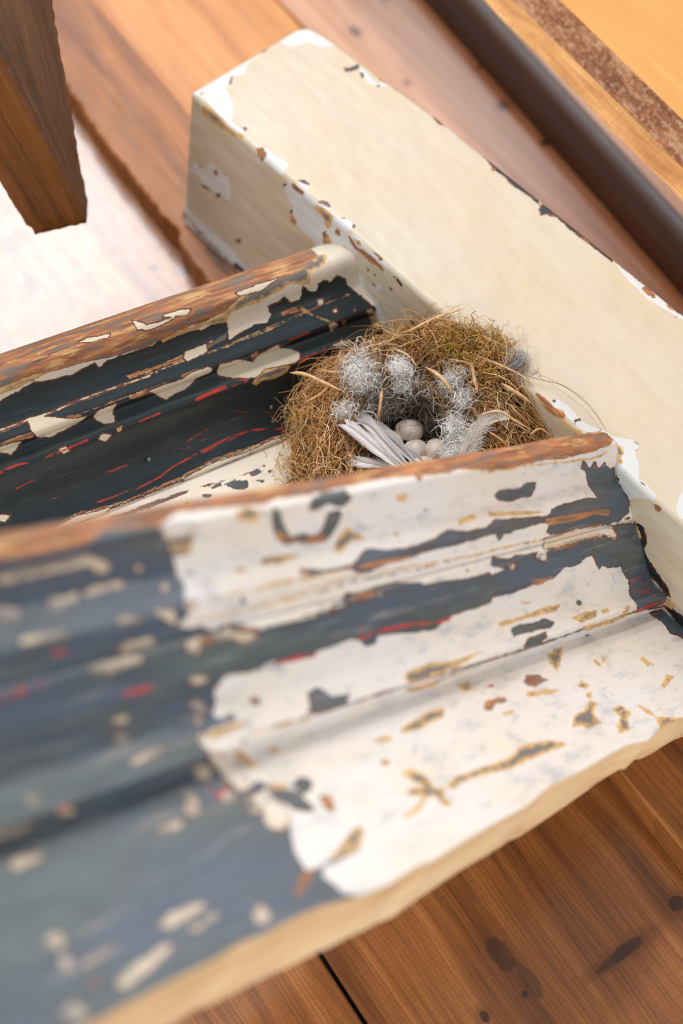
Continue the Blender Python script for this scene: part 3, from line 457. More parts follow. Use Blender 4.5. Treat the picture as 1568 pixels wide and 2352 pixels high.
# ------------------------------------------------------------------ floor (boards run along G, counted across by K)
G = np.array([math.cos(math.radians(-56.2)), math.sin(math.radians(-56.2)), 0]); K = np.array([-G[1], G[0], 0])
def fk(P): P = np.asarray(P); return np.stack([P @ G, P @ K, P[..., 2]], -1)
def kn(p, ra, rb, dk=1.0, z=0):
    q = fk(at_z(p, z)); return (float(q[0]), float(q[1]), ra, rb, dk)
m_floor_a = wood_material('board_brown', lin(98, 54, 22), lin(138, 82, 38), lin(170, 108, 56), 0.34, saw=0.16, ring=.30, rscale=110, sx=3, sy=75, coat=0.5,
    knots=[kn((1150, 2190), .012, .006, .8), kn((1215, 2250), .016, .004, .6), kn((1205, 2283), .0022, .0022), kn((1555, 2075), .0055, .0055, .9), kn((1113, 2335), .004, .003), kn((1415, 2200), .003, .016), kn((1440,2180),.004,.012,.8), kn((20, 560), .010, .006, .8), kn((72, 652), .012, .005, .8), kn((420, 622), .004, .004), kn((352, 615), .003, .003, .8), kn((180, 660), .003, .006, .5)])
m_floor_b = wood_material('board_orange', lin(160, 96, 38), lin(190, 122, 56), lin(208, 144, 76), 0.5, sx=3, sy=40, ring=.12)
m_floor_c = wood_material('board_pink', lin(164, 112, 80), lin(196, 144, 108), lin(212, 166, 132), 0.36, sx=3, sy=60, saw=0.1, coat=0.5,
    knots=[kn((815, 72), .007, .005), kn((1155, 243), .005, .005), kn((1253, 327), .004, .0045), kn((934, 190), .004, .003, .8), kn((885,-5),.004,.004,.8), kn((1110, 152), .002, .010, .7)])
m_gap = plain('floor_gap_dark', lin(20, 16, 14), 0.8)
Vf, Ff, Mi, Lf = [], [], [], []
def floor_board(k0, k1, top, mi, zoff=0.0):
    n = len(Vf); r = 0.0012
    prof = [(k0, top - .02), (k0, top - r), (k0 + r, top), (k1 - r, top), (k1, top - r), (k1, top - .02)]
    gs = np.linspace(-1.6, 0.5, 3)
    for g in gs:
        for k, z in prof:
            Vf.append(G * g + K * k + UP * z); Lf.append((g + zoff, k, z))
    for i in range(2):
        for j in range(5):
            a = n + i * 6 + j; Ff.append((a, a + 6, a + 7, a + 1)); Mi.append(mi)
for k0, k1, mi in [(-.62, -.3335, 1), (-.332, -.1165, 0), (-.115, .0965, 0), (.0990, .3135, 0), (.3148, .5185, 1), (.5200, .7325, 2), (.734, .95, 1), (.952, 1.15, 2)]:
    floor_board(k0, k1, 0.0, mi)
n = len(Vf)
for g, k in ((-1.6, -.62), (.5, -.62), (.5, 1.15), (-1.6, 1.15)): Vf.append(G * g + K * k - UP * .012); Lf.append((g, k, 0))
Ff.append((n, n + 1, n + 2, n + 3)); Mi.append(3)
fo = mesh_obj('floor', Vf, Ff, m_floor_a, None, False, vecs={'loc': Lf})
for m in (m_floor_b, m_floor_c, m_gap): fo.data.materials.append(m)
fo.data.polygons.foreach_set('material_index', Mi); tag(fo, kind='structure')

# narrow board lying on the floor, under the block
ZT = 0.027
edge = [(-120, -190)] + [(150, 190), (180, 235), (214, 290), (252, 338), (290, 385), (318, 425), (350, 460), (384, 500), (405, 520), (410, 545), (424, 575), (445, 605), (475, 640), (500, 672)]
e = np.array([fk(at_z(p, ZT))[:2] for p in edge]); e = np.vstack([e, [[e[-1, 0] + .1, .308], [.25, .3065]]])
gs = np.linspace(-1.25, .2, 260); left = np.interp(gs, e[:, 0], e[:, 1]) + 0.0008 * rng.standard_normal(260) * (gs < -.5); right = np.full(260, .372)
def slab(name, gs, left, right, z0, z1, mat, label=None, cat=None, bev=.0015, parent=None, nk=6):
    rings, locs = [], []
    for g, l, r_ in zip(gs, left, right):
        ks = np.linspace(l + bev, r_ - bev, nk)
        ring = [(l, z0), (l, z1 - bev)] + [(k, z1) for k in ks] + [(r_, z1 - bev), (r_, z0)]
        rings.append([G * g + K * k + UP * z for k, z in ring]); locs.append([(g, k, z) for k, z in ring])
    o = sweep(name, np.array(rings), mat, parent, np.array(locs), smooth=False)
    return tag(o, label, cat)
m_p1 = wood_material('strip_brown', lin(100, 52, 18), lin(146, 86, 34), lin(176, 110, 50), 0.55, sx=4, sy=40, knots=[kn((500, 600), .02, .004, .8, ZT)])
slab('wooden_board', gs, left, right, 0.0005, ZT, m_p1, 'narrow brown board with a splintered edge lying under the cream block', 'board')

# dark rounded rail lying on the floor, right of the block
m_rail = wood_material('dark_rail', lin(38, 20, 12), lin(62, 34, 20), lin(88, 52, 32), 0.46, sx=3, sy=40, spec=0.6)
pa, pb = at_z((1065, 0), .02), at_z((1568, 560), .02); dr = unit(pb - pa); cr = unit(np.cross(UP, dr)); cr = cr if cr[0] > 0 else -cr
ring = [(-.017, 0.0005), (-.018, .008), (-.0165, .015), (-.012, .021), (-.006, .0245), (0, .026), (.006, .0255), (.012, .022), (.017, .016), (.019, .008), (.019, .0005)]
ring = [(a * 1.05, b * 1.1) for a, b in ring]
P = np.array([[pa - UP * .02 + dr * t + cr * a + UP * b for a, b in ring] for t in np.linspace(-.5, .75, 20)])
L = np.array([[(t, a, b) for a, b in ring] for t in np.linspace(-.5, .75, 20)])
tag(sweep('wooden_rail', P, m_rail, None, L), 'dark brown rounded rail lying on the floorboards right of the cream block', 'rail')

# raised panel at the upper right, seen on its sawn edge
m_pan = wood_material('panel_orange', lin(216, 152, 82), lin(226, 164, 94), lin(234, 178, 110), 0.4, sx=2, sy=12, ring=0.0)
m_edge = wood_material('panel_sawn_edge', lin(166, 104, 46), lin(196, 136, 70), lin(222, 168, 104), 0.6, saw=0.25, sx=14, sy=120, ring=.1)
m_worn = wood_material('panel_worn_band', lin(110, 62, 32), lin(150, 92, 54), lin(196, 150, 112), 0.6, saw=0.3, sx=40, sy=120, fuzz=0.35)
E0a, E0b = at_z((1112, 0), .150), at_z((1568, 466), .150); E1a, E1b = at_z((1180, 0), .158), at_z((1568, 385), .158)
dp = unit(E0b - E0a); vr = unit(np.array([.80, .50, 0]) * .62 + UP * .78)
ts = np.linspace(-.5, .55, 160); L0 = np.linalg.norm(E0b - E0a)
wob = np.convolve(rng.standard_normal(200), np.ones(9) / 9, 'same')[:160] * .0022
rings, locs = [], []
wdir = (E1a - E0a) - dp * np.dot(E1a - E0a, dp)
w1 = (E1b - E0b) - dp * np.dot(E1b - E0b, dp)
for t, q in zip(ts, wob):
    f = t / L0; b = E0a + dp * t; wd = wdir + (w1 - wdir) * np.clip(f, -1, 2); top = b + wd
    nb = -unit(np.cross(dp, vr)); nb = nb if nb[2] < 0 else -nb
    th = .016
    R_ = [b + cr * (-q), top, top + vr * .006, top + vr * .022, top + vr * .10, top + vr * .30, top + vr * .30 + nb * th, b + nb * th * .8 + vr * .003]
    rings.append(R_); locs.append([(t, 0, 0), (t, .016, 0), (t, .022, 0), (t, .04, 0), (t, .14, 0), (t, .32, 0), (t, .34, 0), (t, .36, 0)])
po = sweep('pine_plank', np.array(rings), m_pan, None, np.array(locs), smooth=False)
po.data.materials.append(m_edge); po.data.materials.append(m_worn)
mi = np.zeros(len(po.data.polygons), int); nq = 159 * 8
mi[:nq:8] = 1; mi[1:nq:8] = 2; mi[2:nq:8] = 2
po.data.polygons.foreach_set('material_index', mi)
tag(po, 'pale orange pine plank tilted up with a rough sawn edge, upper right', 'plank')

# tapered furniture leg reaching in from the upper left
m_leg = wood_material('leg_brown', lin(88, 50, 20), lin(122, 74, 30), lin(144, 92, 42), 0.5, sx=5, sy=90, ring=.15)
m_leg2 = wood_material('leg_brown_side', lin(66, 42, 26), lin(94, 62, 40), lin(114, 80, 56), 0.6, sx=5, sy=110, ring=.15)
b0, b1, b2 = at_depth((74, 540), .975), at_depth((203, 510), .962), at_depth((206, 488), .985)
b3 = b0 + (b2 - b1) * 1.2
t0, t1, t2 = at_depth((-330, -100), .86), at_depth((-112, -100), .825), at_depth((104, -100), .88)
t3 = t0 + (t2 - t1)
rings, locs = [], []
def sub(c, n=10):
    out = []
    for a, b in zip(c, np.roll(c, -1, 0)):
        for k in range(n): out.append(a + (b - a) * (k / n))
    return np.array(out)
cb, ct = np.array([b0, b1, b2, b3]), np.array([t0, t1, t2, t3])
for t in np.linspace(-.0, 1.5, 80):
    c = cb + (ct - cb) * t
    if t < .02: c = c.mean(0) + (c - c.mean(0)) * .93 
    ring = sub(c, 10); m = ring.mean(0)
    # worn, softened arrises
    ringr = ring * .8 + (np.roll(ring, 1, 0) + np.roll(ring, -1, 0)) * .1
    ringr += 0.00035 * rng.standard_normal(ringr.shape)
    rings.append(ringr)
    locs.append([(t * .3, j * .006, 0) for j in range(40)])
leg = sweep('furniture_leg', np.array(rings), m_leg, None, np.array(locs), smooth=True)
leg.data.materials.append(m_leg2)
mi = np.zeros(len(leg.data.polygons), int)
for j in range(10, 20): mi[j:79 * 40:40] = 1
leg.data.polygons.foreach_set('material_index', mi)
tag(leg, 'tapered brown wooden furniture leg end reaching in from the upper left above the floor', 'wooden post')

# ------------------------------------------------------------------ the salvaged painted woodwork
CREAM = lin(195, 183, 164); NCREAM = lin(212, 206, 202); DARK = lin(30, 38, 42)
m_block = paint_material('cream_paint_block', CREAM, lin(26, 26, 26), smudge=0.06, rough=0.46, white=lin(200, 201, 200), warm=1.0)
m_near = paint_material('worn_paint_near', NCREAM, lin(66, 72, 74), smudge=0.55, rough=0.36, chips=0.15, flake=lin(206, 186, 160), wear_haze=0.45, famp=1.8, grey=0.75)
m_far = paint_material('worn_paint_far', lin(212, 202, 188), lin(26, 36, 40), smudge=0.3, rough=0.36, flake=lin(206, 194, 172), grey=0.95)
m_raw = wood_material('raw_pine_edge', lin(208, 170, 124), lin(230, 196, 150), lin(240, 212, 170), 0.6, sx=10, sy=40)
wood_root = empty('painted_wood_casing', 'salvaged wooden casing in peeling cream and black paint holding the nest', 'woodwork', tuple(R0 + A * .3 + S * .115))
from mathutils import Vector
def attach(o): o.parent = wood_root; o.location = -Vector(wood_root.location); return o

# block
als = np.concatenate([[-.0012, 0], np.arange(.001, .64, .0011)])
def block_ring(al):
    wd = np.interp(al, [-.0012, 0, .002, .006, .015, .03, .08, .13, .7], [.096, .099, .1025, .1055, .1075, .1085, .111, .1133, .114])
    k = np.interp(al, [-.0012, 0, .003], [.0016, .0005, 0])
    pts = [(0, .118 - k * 2)]
    for b in np.linspace(.1165, .004, 104): pts.append((k, b))
    for th in (20, 45, 70): pts.append((.0035 - .0035 * math.cos(math.radians(th)) + k, .0035 - .0035 * math.sin(math.radians(th))))
    ws = np.concatenate([np.linspace(.004, wd - .0025, 96)]);
    pts += [(x, 0 + k) for x in ws]
    for th in (30, 60, 90): pts.append((wd - .0025 + .0025 * math.sin(math.radians(th)), .0025 - .0025 * math.cos(math.radians(th)) + k))
    for b in (.03, .07, .112): pts.append((wd, b))
    return pts
BR = [block_ring(al) for al in als]
def bpos(al, x, s):   # x across the top, s down (the near side leans along S, the far side is upright)
    f = np.clip(1 - x / .02, 0, 1)
    return R0 + A * al + W * x + (S * s) * f + (-UP * s) * (1 - f)
P = np.array([[bpos(al, x, s) for x, s in ring] for al, ring in zip(als, BR)])
P[..., 2] = np.maximum(P[..., 2], ZT + .0008)
lp = np.array(BR[50]); dist = np.concatenate([[0], np.cumsum(np.linalg.norm(np.diff(lp, axis=0), axis=1))])
L = np.array([[(al, d, 0) for d in dist] for al in als])
attach(sweep('block', P, m_block, None, L, paint_attrs(BEAM, BEAM_L)))['label'] = 'cream painted block with chipped edges'

# near moulding: cross-section read where it meets the block, run along -D1
jn = [side(p) for p in [(1400,1007),(1414,1021),(1413,1046),(1411,1066),(1412,1088),(1417,1104),(1432,1128),(1444,1151),(1449,1175),(1453,1193)]]
jn2 = [side(p) for p in [(1459,1204),(1466,1232),(1475,1259),(1482,1290),(1491,1320),(1508,1348),(1530,1367),(1527,1384),(1519,1397)]]
g0 = jn[-1]; g1 = jn2[0]
roll = [(.3815, .088), (.3815, .004), (.3825, -.005), (.3865, -.0115), (.391, -.0140)]
prof = np.vstack([np.array(roll), smooth_line(jn, 5), [g0 + (-.0012, .0012)], smooth_line(jn2, 5)])
prof = np.vstack([resample(prof, .0011), [(.4725, .087)]])
ts = np.concatenate([[-.002], np.arange(0, .63, .0013)])
base = side3(prof); P = base[None] - D1[None, None] * ts[:, None, None]
wv = np.interp(ts, [0, .05, .1, .18, .25, .33, .45, .63], [0, .0006, -.0003, .0006, -.0005, .0004, 0, 0])
P = P + (UP * 1.0)[None, None] * wv[:, None, None]
dd = np.concatenate([[0], np.cumsum(np.linalg.norm(np.diff(prof, axis=0), axis=1))])
L = np.array([[(t, d, 0) for d in dd] for t in ts])
attach(sweep('moulding', P, m_near, None, L, paint_attrs(NEAR, NEAR_L)))['label'] = 'front moulding with peeling white paint over black, rising to lower left'

# fascia board below it
Sj = on_plane((1519, 1398), R0, NS); NF = unit(np.cross(A, D1)); NF = NF if NF[2] < 0 else -NF
top_e = [(1640,1606),(1568,1649),(1520,1668),(1490,1700),(1440,1712),(1397,1735),(1340,1768),(1270,1800),(1210,1852),(1143,1887),(1060,1935),(1000,1975),(960,1988),(898,2029),(850,2050),(790,2068),(740,2080),(689,2102),(600,2148),(550,2165),(488,2205),(400,2248),(320,2290),(201,2352),(60,2420),(-150,2520)]
bot_e = [(1568,1691),(1535,1703),(1500,1730),(1450,1752),(1400,1778),(1300,1850),(1192,1921),(1100,1972),(1000,2035),(900,2107),(800,2151),(677,2211),(560,2268),(436,2331),(300,2395),(100,2500)]
te = []
for p in top_e:
    q = on_plane(p, Sj, NF); te.append(((Sj - q) @ D1 / 1.0, 0)) ; M = np.linalg.lstsq(np.stack([-D1, A], 1), q - Sj, rcond=None)[0]; te[-1] = tuple(M)
te = np.array(te); te = te[np.argsort(te[:, 0])]
ts = np.concatenate([[-.002], np.arange(0, .63, .0015)])
uu = np.interp(ts, te[:, 0], te[:, 1])
def thick(t, u):
    q = Sj - D1 * t + A * u; best = .03
    bx = np.array(bot_e)[::-1]
    for h in np.linspace(.015, .07, 111):
        p = proj(q + NF * h)
        if p[1] >= np.interp(p[0], bx[:, 0], bx[:, 1]): best = h; break
        best = h
    return best
hk = np.interp(ts, ts[::12], [thick(t, u) for t, u in zip(ts[::12], uu[::12])])
hk = np.where(ts > .5, np.interp(.5, ts, hk), hk)
print('thick', hk[::60].round(3), 'u', uu[::60].round(3))
rings, locs = [], []
NU = 74
for t, u, h in zip(ts, uu, hk):
    us = np.linspace(-.001, u, NU); o = Sj - D1 * t
    r_ = [o + A * x for x in us] + [o + A * u + NF * h * k for k in (.04, .3, .7, 1.0)] + [o - A * .001 + NF * h]
    rings.append(r_); locs.append([(t, x + .2, 0) for x in us] + [(t, u + h * k + .2, 0) for k in (.04, .3, .7, 1)] + [(t, .4, 0)])
fb = attach(sweep('fascia_board', np.array(rings), m_near, None, np.array(locs), paint_attrs(NEAR, NEAR_L)))
fb['label'] = 'flat outer board with raw sawn pine edge'
fb.data.materials.append(m_raw)
nv = NU + 5; mi = np.zeros(len(fb.data.polygons), int)
for j in range(NU - 1, nv): mi[j:(len(ts) - 1) * nv:nv] = 1
fb.data.polygons.foreach_set('material_index', mi)
sm = np.ones(len(fb.data.polygons), bool); sm[mi == 1] = False; fb.data.polygons.foreach_set('use_smooth', sm)

# far moulding
jf = [side(p) for p in [(760,560),(778,562),(789,568),(804,578),(814,593),(819,612),(820,632),(826,652),(834,666),(848,684),(862,703),(862,714),(856,722),(866,738),(881,756)]]
jf += [np.array(q) for q in [(.2168, .063), (.2225, .0725), (.231, .0795), (.243, .0851)]]
prof = np.vstack([np.array([(.1445, .100), (.1445, .034), (.1465, .027)]), smooth_line(jf, 5)])
prof = np.vstack([resample(prof, .0011), [(.243, .100)]])
ts = np.concatenate([[-.002], np.arange(0, .46, .0013)])
P = side3(prof)[None] - D2[None, None] * ts[:, None, None]
dd = np.concatenate([[0], np.cumsum(np.linalg.norm(np.diff(prof, axis=0), axis=1))]); L = np.array([[(t, d, 0) for d in dd] for t in ts])
attach(sweep('moulding', P, m_far, None, L, paint_attrs(FAR, FAR_L)))['label'] = 'rear moulding with glossy black paint and bare wood top'

# base board of the trough
ux = np.concatenate([[.236], np.arange(.2365, .40, .0016), [.40]]); ring = np.array([(x, .0872) for x in ux] + [(.40, .101), (.236, .101)])
P = side3(ring)[None] - D2[None, None] * np.concatenate([[-.002], np.arange(0, .46, .002)])[:, None, None]
L = np.array([[(t, x, b) for x, b in ring] for t in np.concatenate([[-.002], np.arange(0, .46, .002)])])
attach(sweep('base_board', P, m_far, None, L, paint_attrs(BASE, BASE_L)))['label'] = 'cream painted bottom of the trough'

# nails standing out of the far moulding, pin tips under the fascia
m_nail = plain('dull_nail', lin(120, 124, 128), 0.35, 0.8)
def lathe(name, prof, axis_p, axis_d, mat, n=14, parent=None):
    d = unit(axis_d); u = unit(np.cross(d, (0.3, 0.2, 1))); v = np.cross(d, u); rings = []
    for h, r in prof: rings.append([np.asarray(axis_p) + d * h + (u * math.cos(k) + v * math.sin(k)) * r for k in np.linspace(0, 2 * math.pi, n, endpoint=False)])
    return sweep(name, np.array(rings), mat, parent)
nfar = unit(np.cross(side3(np.array([.231, .0795])) - side3(np.array([.2168, .063])), D2)); nfar = nfar if nfar[2] > 0 else -nfar
def far_hit(p, al, be):
    P0 = side3(np.array([al, be])); return on_plane(p, P0, nfar)
for p in [(338, 1054), (619, 934)]:
    q = far_hit(p, .2225, .0725)
    attach(lathe('nail', [(-.008, .0006), (.0022, .0006), (.0022, .0013), (.003, .0015), (.0036, .001)], q, nfar, m_nail))
for t in (.13, .235, .325, .40):
    u = np.interp(t, te[:, 0], te[:, 1]); h = np.interp(t, ts if False else np.linspace(-.002, .63, len(hk)), hk)
    q = Sj - D1 * t + A * (u - .004) + NF * (h - .004)
    attach(lathe('nail', [(0, .0008), (.010, .0007), (.013, .0001)], q, unit(NF + A * .2), m_nail))

# ------------------------------------------------------------------ the nest
nestC = at_z((942, 990), .085)
def ring3(pts, n=96):
    """pts: (px, py, z) seen places on one contour -> n points by angle about the nest centre"""
    P = np.array([at_z((x, y), z) for x, y, z in pts]); d = P - nestC; th = np.arctan2(d[:, 1], d[:, 0]); r = np.hypot(d[:, 0], d[:, 1])
    o = np.argsort(th); th, r, z = th[o], r[o], P[o, 2]
    th = np.concatenate([th - 2 * math.pi, th, th + 2 * math.pi]); r = np.tile(r, 3); z = np.tile(z, 3)
    t = np.linspace(-math.pi, math.pi, n, endpoint=False)
    R_ = np.interp(t, th, r); Z_ = np.interp(t, th, z)
    k = np.array([.1, .2, .4, .2, .1]); sm = lambda v: sum(w_ * np.roll(v, s) for w_, s in zip(k, (-2, -1, 0, 1, 2)))
    R_, Z_ = sm(R_), sm(Z_)
    return np.stack([nestC[0] + R_ * np.cos(t), nestC[1] + R_ * np.sin(t), Z_], -1)
C1 = ring3([(905,965,.084),(880,1010,.082),(910,1060,.082),(960,1090,.082),(1010,1085,.082),(1030,1040,.083),(1020,995,.084),(980,960,.085),(940,950,.085)])
C2 = ring3([(855,905,.112),(822,960,.108),(825,1040,.104),(850,1110,.100),(930,1160,.100),(1020,1150,.102),(1060,1090,.108),(1068,1030,.114),(1055,965,.118),(1010,915,.120),(950,890,.119),(895,885,.116)])
C3 = ring3([(800,860,.122),(755,920,.118),(745,1000,.112),(755,1090,.106),(840,1230,.104),(1000,1240,.104),(1110,1160,.112),(1150,1060,.122),(1150,960,.132),(1110,880,.139),(1050,820,.142),(970,805,.139),(880,825,.130)])
C4 = ring3([(745,850,.116),(695,910,.110),(682,1000,.102),(692,1090,.092),(790,1290,.085),(1000,1330,.085),(1180,1220,.095),(1290,1070,.104),(1282,1005,.118),(1232,915,.134),(1165,845,.143),(1090,780,.1465),(1010,752,.146),(930,775,.138),(830,815,.126)])
C5 = C4.copy(); C5[:, 2] = .066; out = C4[:, :2] - nestC[:2]; C5[:, :2] = nestC[:2] + out * 1.02
C0 = np.repeat(nestC[None], 96, 0).copy(); C0[:, 2] = .079; C0[:, :2] = nestC[:2] + (C1[:, :2] - nestC[:2]) * .35
RINGS = np.stack([C0, C1, C2, C3, C4, C5])          # (6, 96, 3)
# the side face of the block is a wall for the nest: keep what lies low on this side of it
def keep_out(P):
    d = (P - R0) @ NS; s0 = np.sign((nestC - R0) @ NS); z = P[..., 2]
    pen = np.clip(.0012 - d * s0, 0, .2) * (z < .1452)
    return P + NS * (s0 * pen)[..., None]
def nest_pt(th, s):
    """th in turns (0..1), s in 0..5 -> points (vectorised, bilinear)"""
    th = np.mod(th, 1) * 96; i = np.floor(th).astype(int) % 96; f = (th - np.floor(th))[..., None]; i2 = (i + 1) % 96
    s = np.clip(s, 0, 4.999); k = np.floor(s).astype(int); g = (s - k)[..., None]
    g = np.where((k == 2)[..., None] | (k == 3)[..., None], g, g)
    a = RINGS[k, i] * (1 - f) + RINGS[k, i2] * f; b = RINGS[k + 1, i] * (1 - f) + RINGS[k + 1, i2] * f
    return a * (1 - g) + b * g
T_, S_ = np.meshgrid(np.linspace(0, 1, 96, endpoint=False), np.linspace(0, 4.99, 40))
core = nest_pt(T_, S_); cz = core.mean((0, 1))
core = core - np.array([0, 0, .0035]); dxy = core[..., :2] - nestC[:2]
core[..., :2] -= dxy * .035; core += .0012 * rng.standard_normal(core.shape); core = keep_out(core)
sN = NT('nest_core'); tcn = sN.node('ShaderNodeTexCoord').outputs['Object']
n1 = sN.noise(tcn, 500, 6, .7)
sN.set(sN.b.inputs['Base Color'], sN.ramp(n1, [(.35, lin(50, 34, 20)), (.55, lin(106, 74, 42)), (.7, lin(150, 112, 66))])); sN.b.inputs['Roughness'].default_value = .9
sN.L.new(sN.bump(n1, 1.0, .003), sN.b.inputs['Normal'])
nest = empty('bird_nest', 'round nest of dry grass and moss lined with hair, set in the painted casing', 'nest', tuple(nestC + np.array([0, 0, -.02])))
def nattach(o): o.parent = nest; o.location = -Vector(nest.location); return o
V = core.reshape(-1, 3); cF = []
for k in range(39):
    for j in range(96): a = k * 96 + j; b = k * 96 + (j + 1) % 96; cF.append((a, b, b + 96, a + 96))
nattach(mesh_obj('cup', V, cF + [tuple(range(95, -1, -1))], sN.m))

def tubes(name, paths, radii, cols, mat, sides=3, taper=True):
    """paths (n, m, 3) -> one mesh of thin stems"""
    n, m, _ = paths.shape
    d = np.gradient(paths, axis=1); d /= np.linalg.norm(d, axis=2, keepdims=True) + 1e-12
    ref = np.tile(unit((.31, .42, .85)), (n, m, 1)); u = np.cross(d, ref); u /= np.linalg.norm(u, axis=2, keepdims=True) + 1e-9; v = np.cross(d, u)
    tp = np.ones(m)
    if taper: tp = np.clip(np.minimum(np.linspace(.5, 4, m), np.linspace(4, .25, m)), 0, 1)
    r = np.asarray(radii)[:, None] * tp[None]
    rings = []
    for k in range(sides):
        a = 2 * math.pi * k / sides
        rings.append(paths + (u * math.cos(a) + v * math.sin(a)) * r[..., None])
    V = np.stack(rings, 2).reshape(-1, 3)
    i = np.arange(n)[:, None, None] * m * sides; j = np.arange(m - 1)[None, :, None] * sides; k = np.arange(sides)[None, None, :]; k2 = (k + 1) % sides
    f = np.stack(np.broadcast_arrays(i + j + k, i + j + k2, i + j + sides + k2, i + j + sides + k), -1).reshape(-1, 4)
    C_ = np.repeat(np.asarray(cols), m * sides, 0)
    return mesh_obj(name, V, f, mat, None, False, cols={'col': C_})
m_str = strand_material('dry_grass', .6); m_hair = strand_material('hair_and_down', .7, .25); m_down = strand_material('white_down', .9, .0)
def palette(n, cs, ws, jit=.18):
    cs = np.array([c[:3] for c in cs]); w_ = np.array(ws) / sum(ws); i = rng.choice(len(cs), n, p=w_)
    return np.clip(cs[i] * (1 + jit * rng.standard_normal((n, 1))) , 0.002, 1)
def strands(n, s_lo, s_hi, length, rad, lift, cs, ws, m=9, curl=.0022, swirl=1.0, name='grass_strands', mat=None, drift=.6, th_rng=(0, 1), jit=.2, sides=3):
    th0 = th_rng[0] + (th_rng[1] - th_rng[0]) * rng.random(n); s0 = s_lo + (s_hi - s_lo) * rng.random(n)
    Ln = length * (0.5 + rng.random(n)); dirn = rng.choice([-1, 1], n)
    Rr = np.linalg.norm(nest_pt(th0, s0)[:, :2] - nestC[:2], axis=1) + .008
    dth = dirn * Ln / (2 * math.pi * Rr) * swirl * (0.55 + .45 * rng.random(n)); ds = drift * rng.standard_normal(n) * Ln / .03
    t = np.linspace(-.5, .5, m)[None]
    th = th0[:, None] + dth[:, None] * t; s = np.clip(s0[:, None] + ds[:, None] * t + .15 * np.sin(t * 5 + rng.random((n, 1)) * 6), s_lo * .8, min(4.9, s_hi + .35))
    P = nest_pt(th, s)
    off = rng.standard_normal((n, 1, 3)) * lift * .6; off[..., 2] = np.abs(rng.standard_normal((n, 1))) * lift
    bow = rng.standard_normal((n, 1, 3)) * curl * 2.2; w1 = rng.standard_normal((n, 1, 3)) * curl * .6
    P = P + off + bow * (.25 - t[..., None] ** 2) * 2 + w1 * np.sin(t[..., None] * 9 + rng.random((n, 1, 1)) * 6)
    # ends spring outwards a little
    o = P - nestC; o /= np.linalg.norm(o, axis=2, keepdims=True)
    P = P + o * (np.abs(t[..., None]) ** 3 * 8 * np.abs(rng.standard_normal((n, 1, 1))) * curl * .9)
    P = keep_out(P)
    o_ = tubes(name, P, rad * (.6 + .8 * rng.random(n)), palette(n, cs, ws, jit), mat or m_str, sides)
    return nattach(o_)
GOLD, BROWN, STRAW, DKB, PALE, RUST = lin(208, 160, 98), lin(168, 116, 66), lin(228, 196, 150), lin(66, 42, 24), lin(228, 202, 166), lin(158, 92, 44)
g = strands(3800, 2.1, 4.95, .036, .00025, .0022, [GOLD, BROWN, STRAW, DKB, PALE, RUST], [4.5, 2.6, 3.2, .7, 1.0, 1.6]); tag(g, kind='stuff')
g = strands(1700, 2.5, 4.95, .026, .00028, .0016, [GOLD, BROWN, STRAW, DKB, RUST], [3, 4, 1.2, 1.5, 1.5], swirl=.5, drift=1.6, curl=.003, name='root_fibres'); tag(g, kind='stuff')
g = strands(520, 3.0, 4.8, .055, .00016, .0045, [GOLD, STRAW, BROWN], [2, 2, 2], curl=.006, drift=1.1, name='loose_fibres', m=12); tag(g, kind='stuff')
# hair lining of the cup
GREY, LG, DG, WH = lin(182, 170, 158), lin(216, 206, 196), lin(106, 92, 80), lin(253, 249, 242)
g = strands(1700, .3, 2.3, .020, .00012, .0009, [GREY, LG, DG, GOLD, lin(140, 118, 92)], [1.6, 1.2, 2.4, 1.4, 2.4], curl=.0035, name='hair_lining', mat=m_hair); tag(g, kind='stuff')
g = strands(520, 1.3, 2.5, .016, .00013, .0010, [LG, WH, lin(196,180,160), lin(190,160,122)], [1.5, 1, 2, 3], curl=.0050, name='hair_lining', mat=m_down, th_rng=(.18, .75), m=12); tag(g, kind='stuff')

# moss clumps
m_fluff = NT('white_fluff'); m_fluff.b.inputs['Base Color'].default_value = lin(248, 246, 244); m_fluff.b.inputs['Roughness'].default_value = .9
m_fluff.b.inputs['Subsurface Weight'].default_value = .6; m_fluff.b.inputs['Subsurface Radius'].default_value = (.003, .003, .003)
_tc = m_fluff.node('ShaderNodeTexCoord').outputs['Object']; m_fluff.L.new(m_fluff.bump(m_fluff.noise(_tc, 1200, 4, .7), 1.0, .0012), m_fluff.b.inputs['Normal']); m_fluff = m_fluff.m
def fluff(c, r, parent_fn):
    nu, nv = 20, 24; V = []
    k = rng.standard_normal((5, 3)) * 260; am = rng.standard_normal(5) * .16
    for p in np.linspace(0.01, math.pi - .01, nu):
        for q in np.linspace(0, 2 * math.pi, nv, endpoint=False):
            d = np.array([math.sin(p) * math.cos(q), math.sin(p) * math.sin(q), math.cos(p)])
            f = 1 + sum(a * math.sin(float(kk @ d) / 60) for a, kk in zip(am, k)) + .10 * rng.standard_normal()
            V.append(np.asarray(c) + d * r * f * np.array([1, 1, .55]))
    o = mesh_obj('down_core', V, [tuple(f) for f in grid_faces(nu, nv, True).tolist()], m_fluff, None, True); return parent_fn(o)
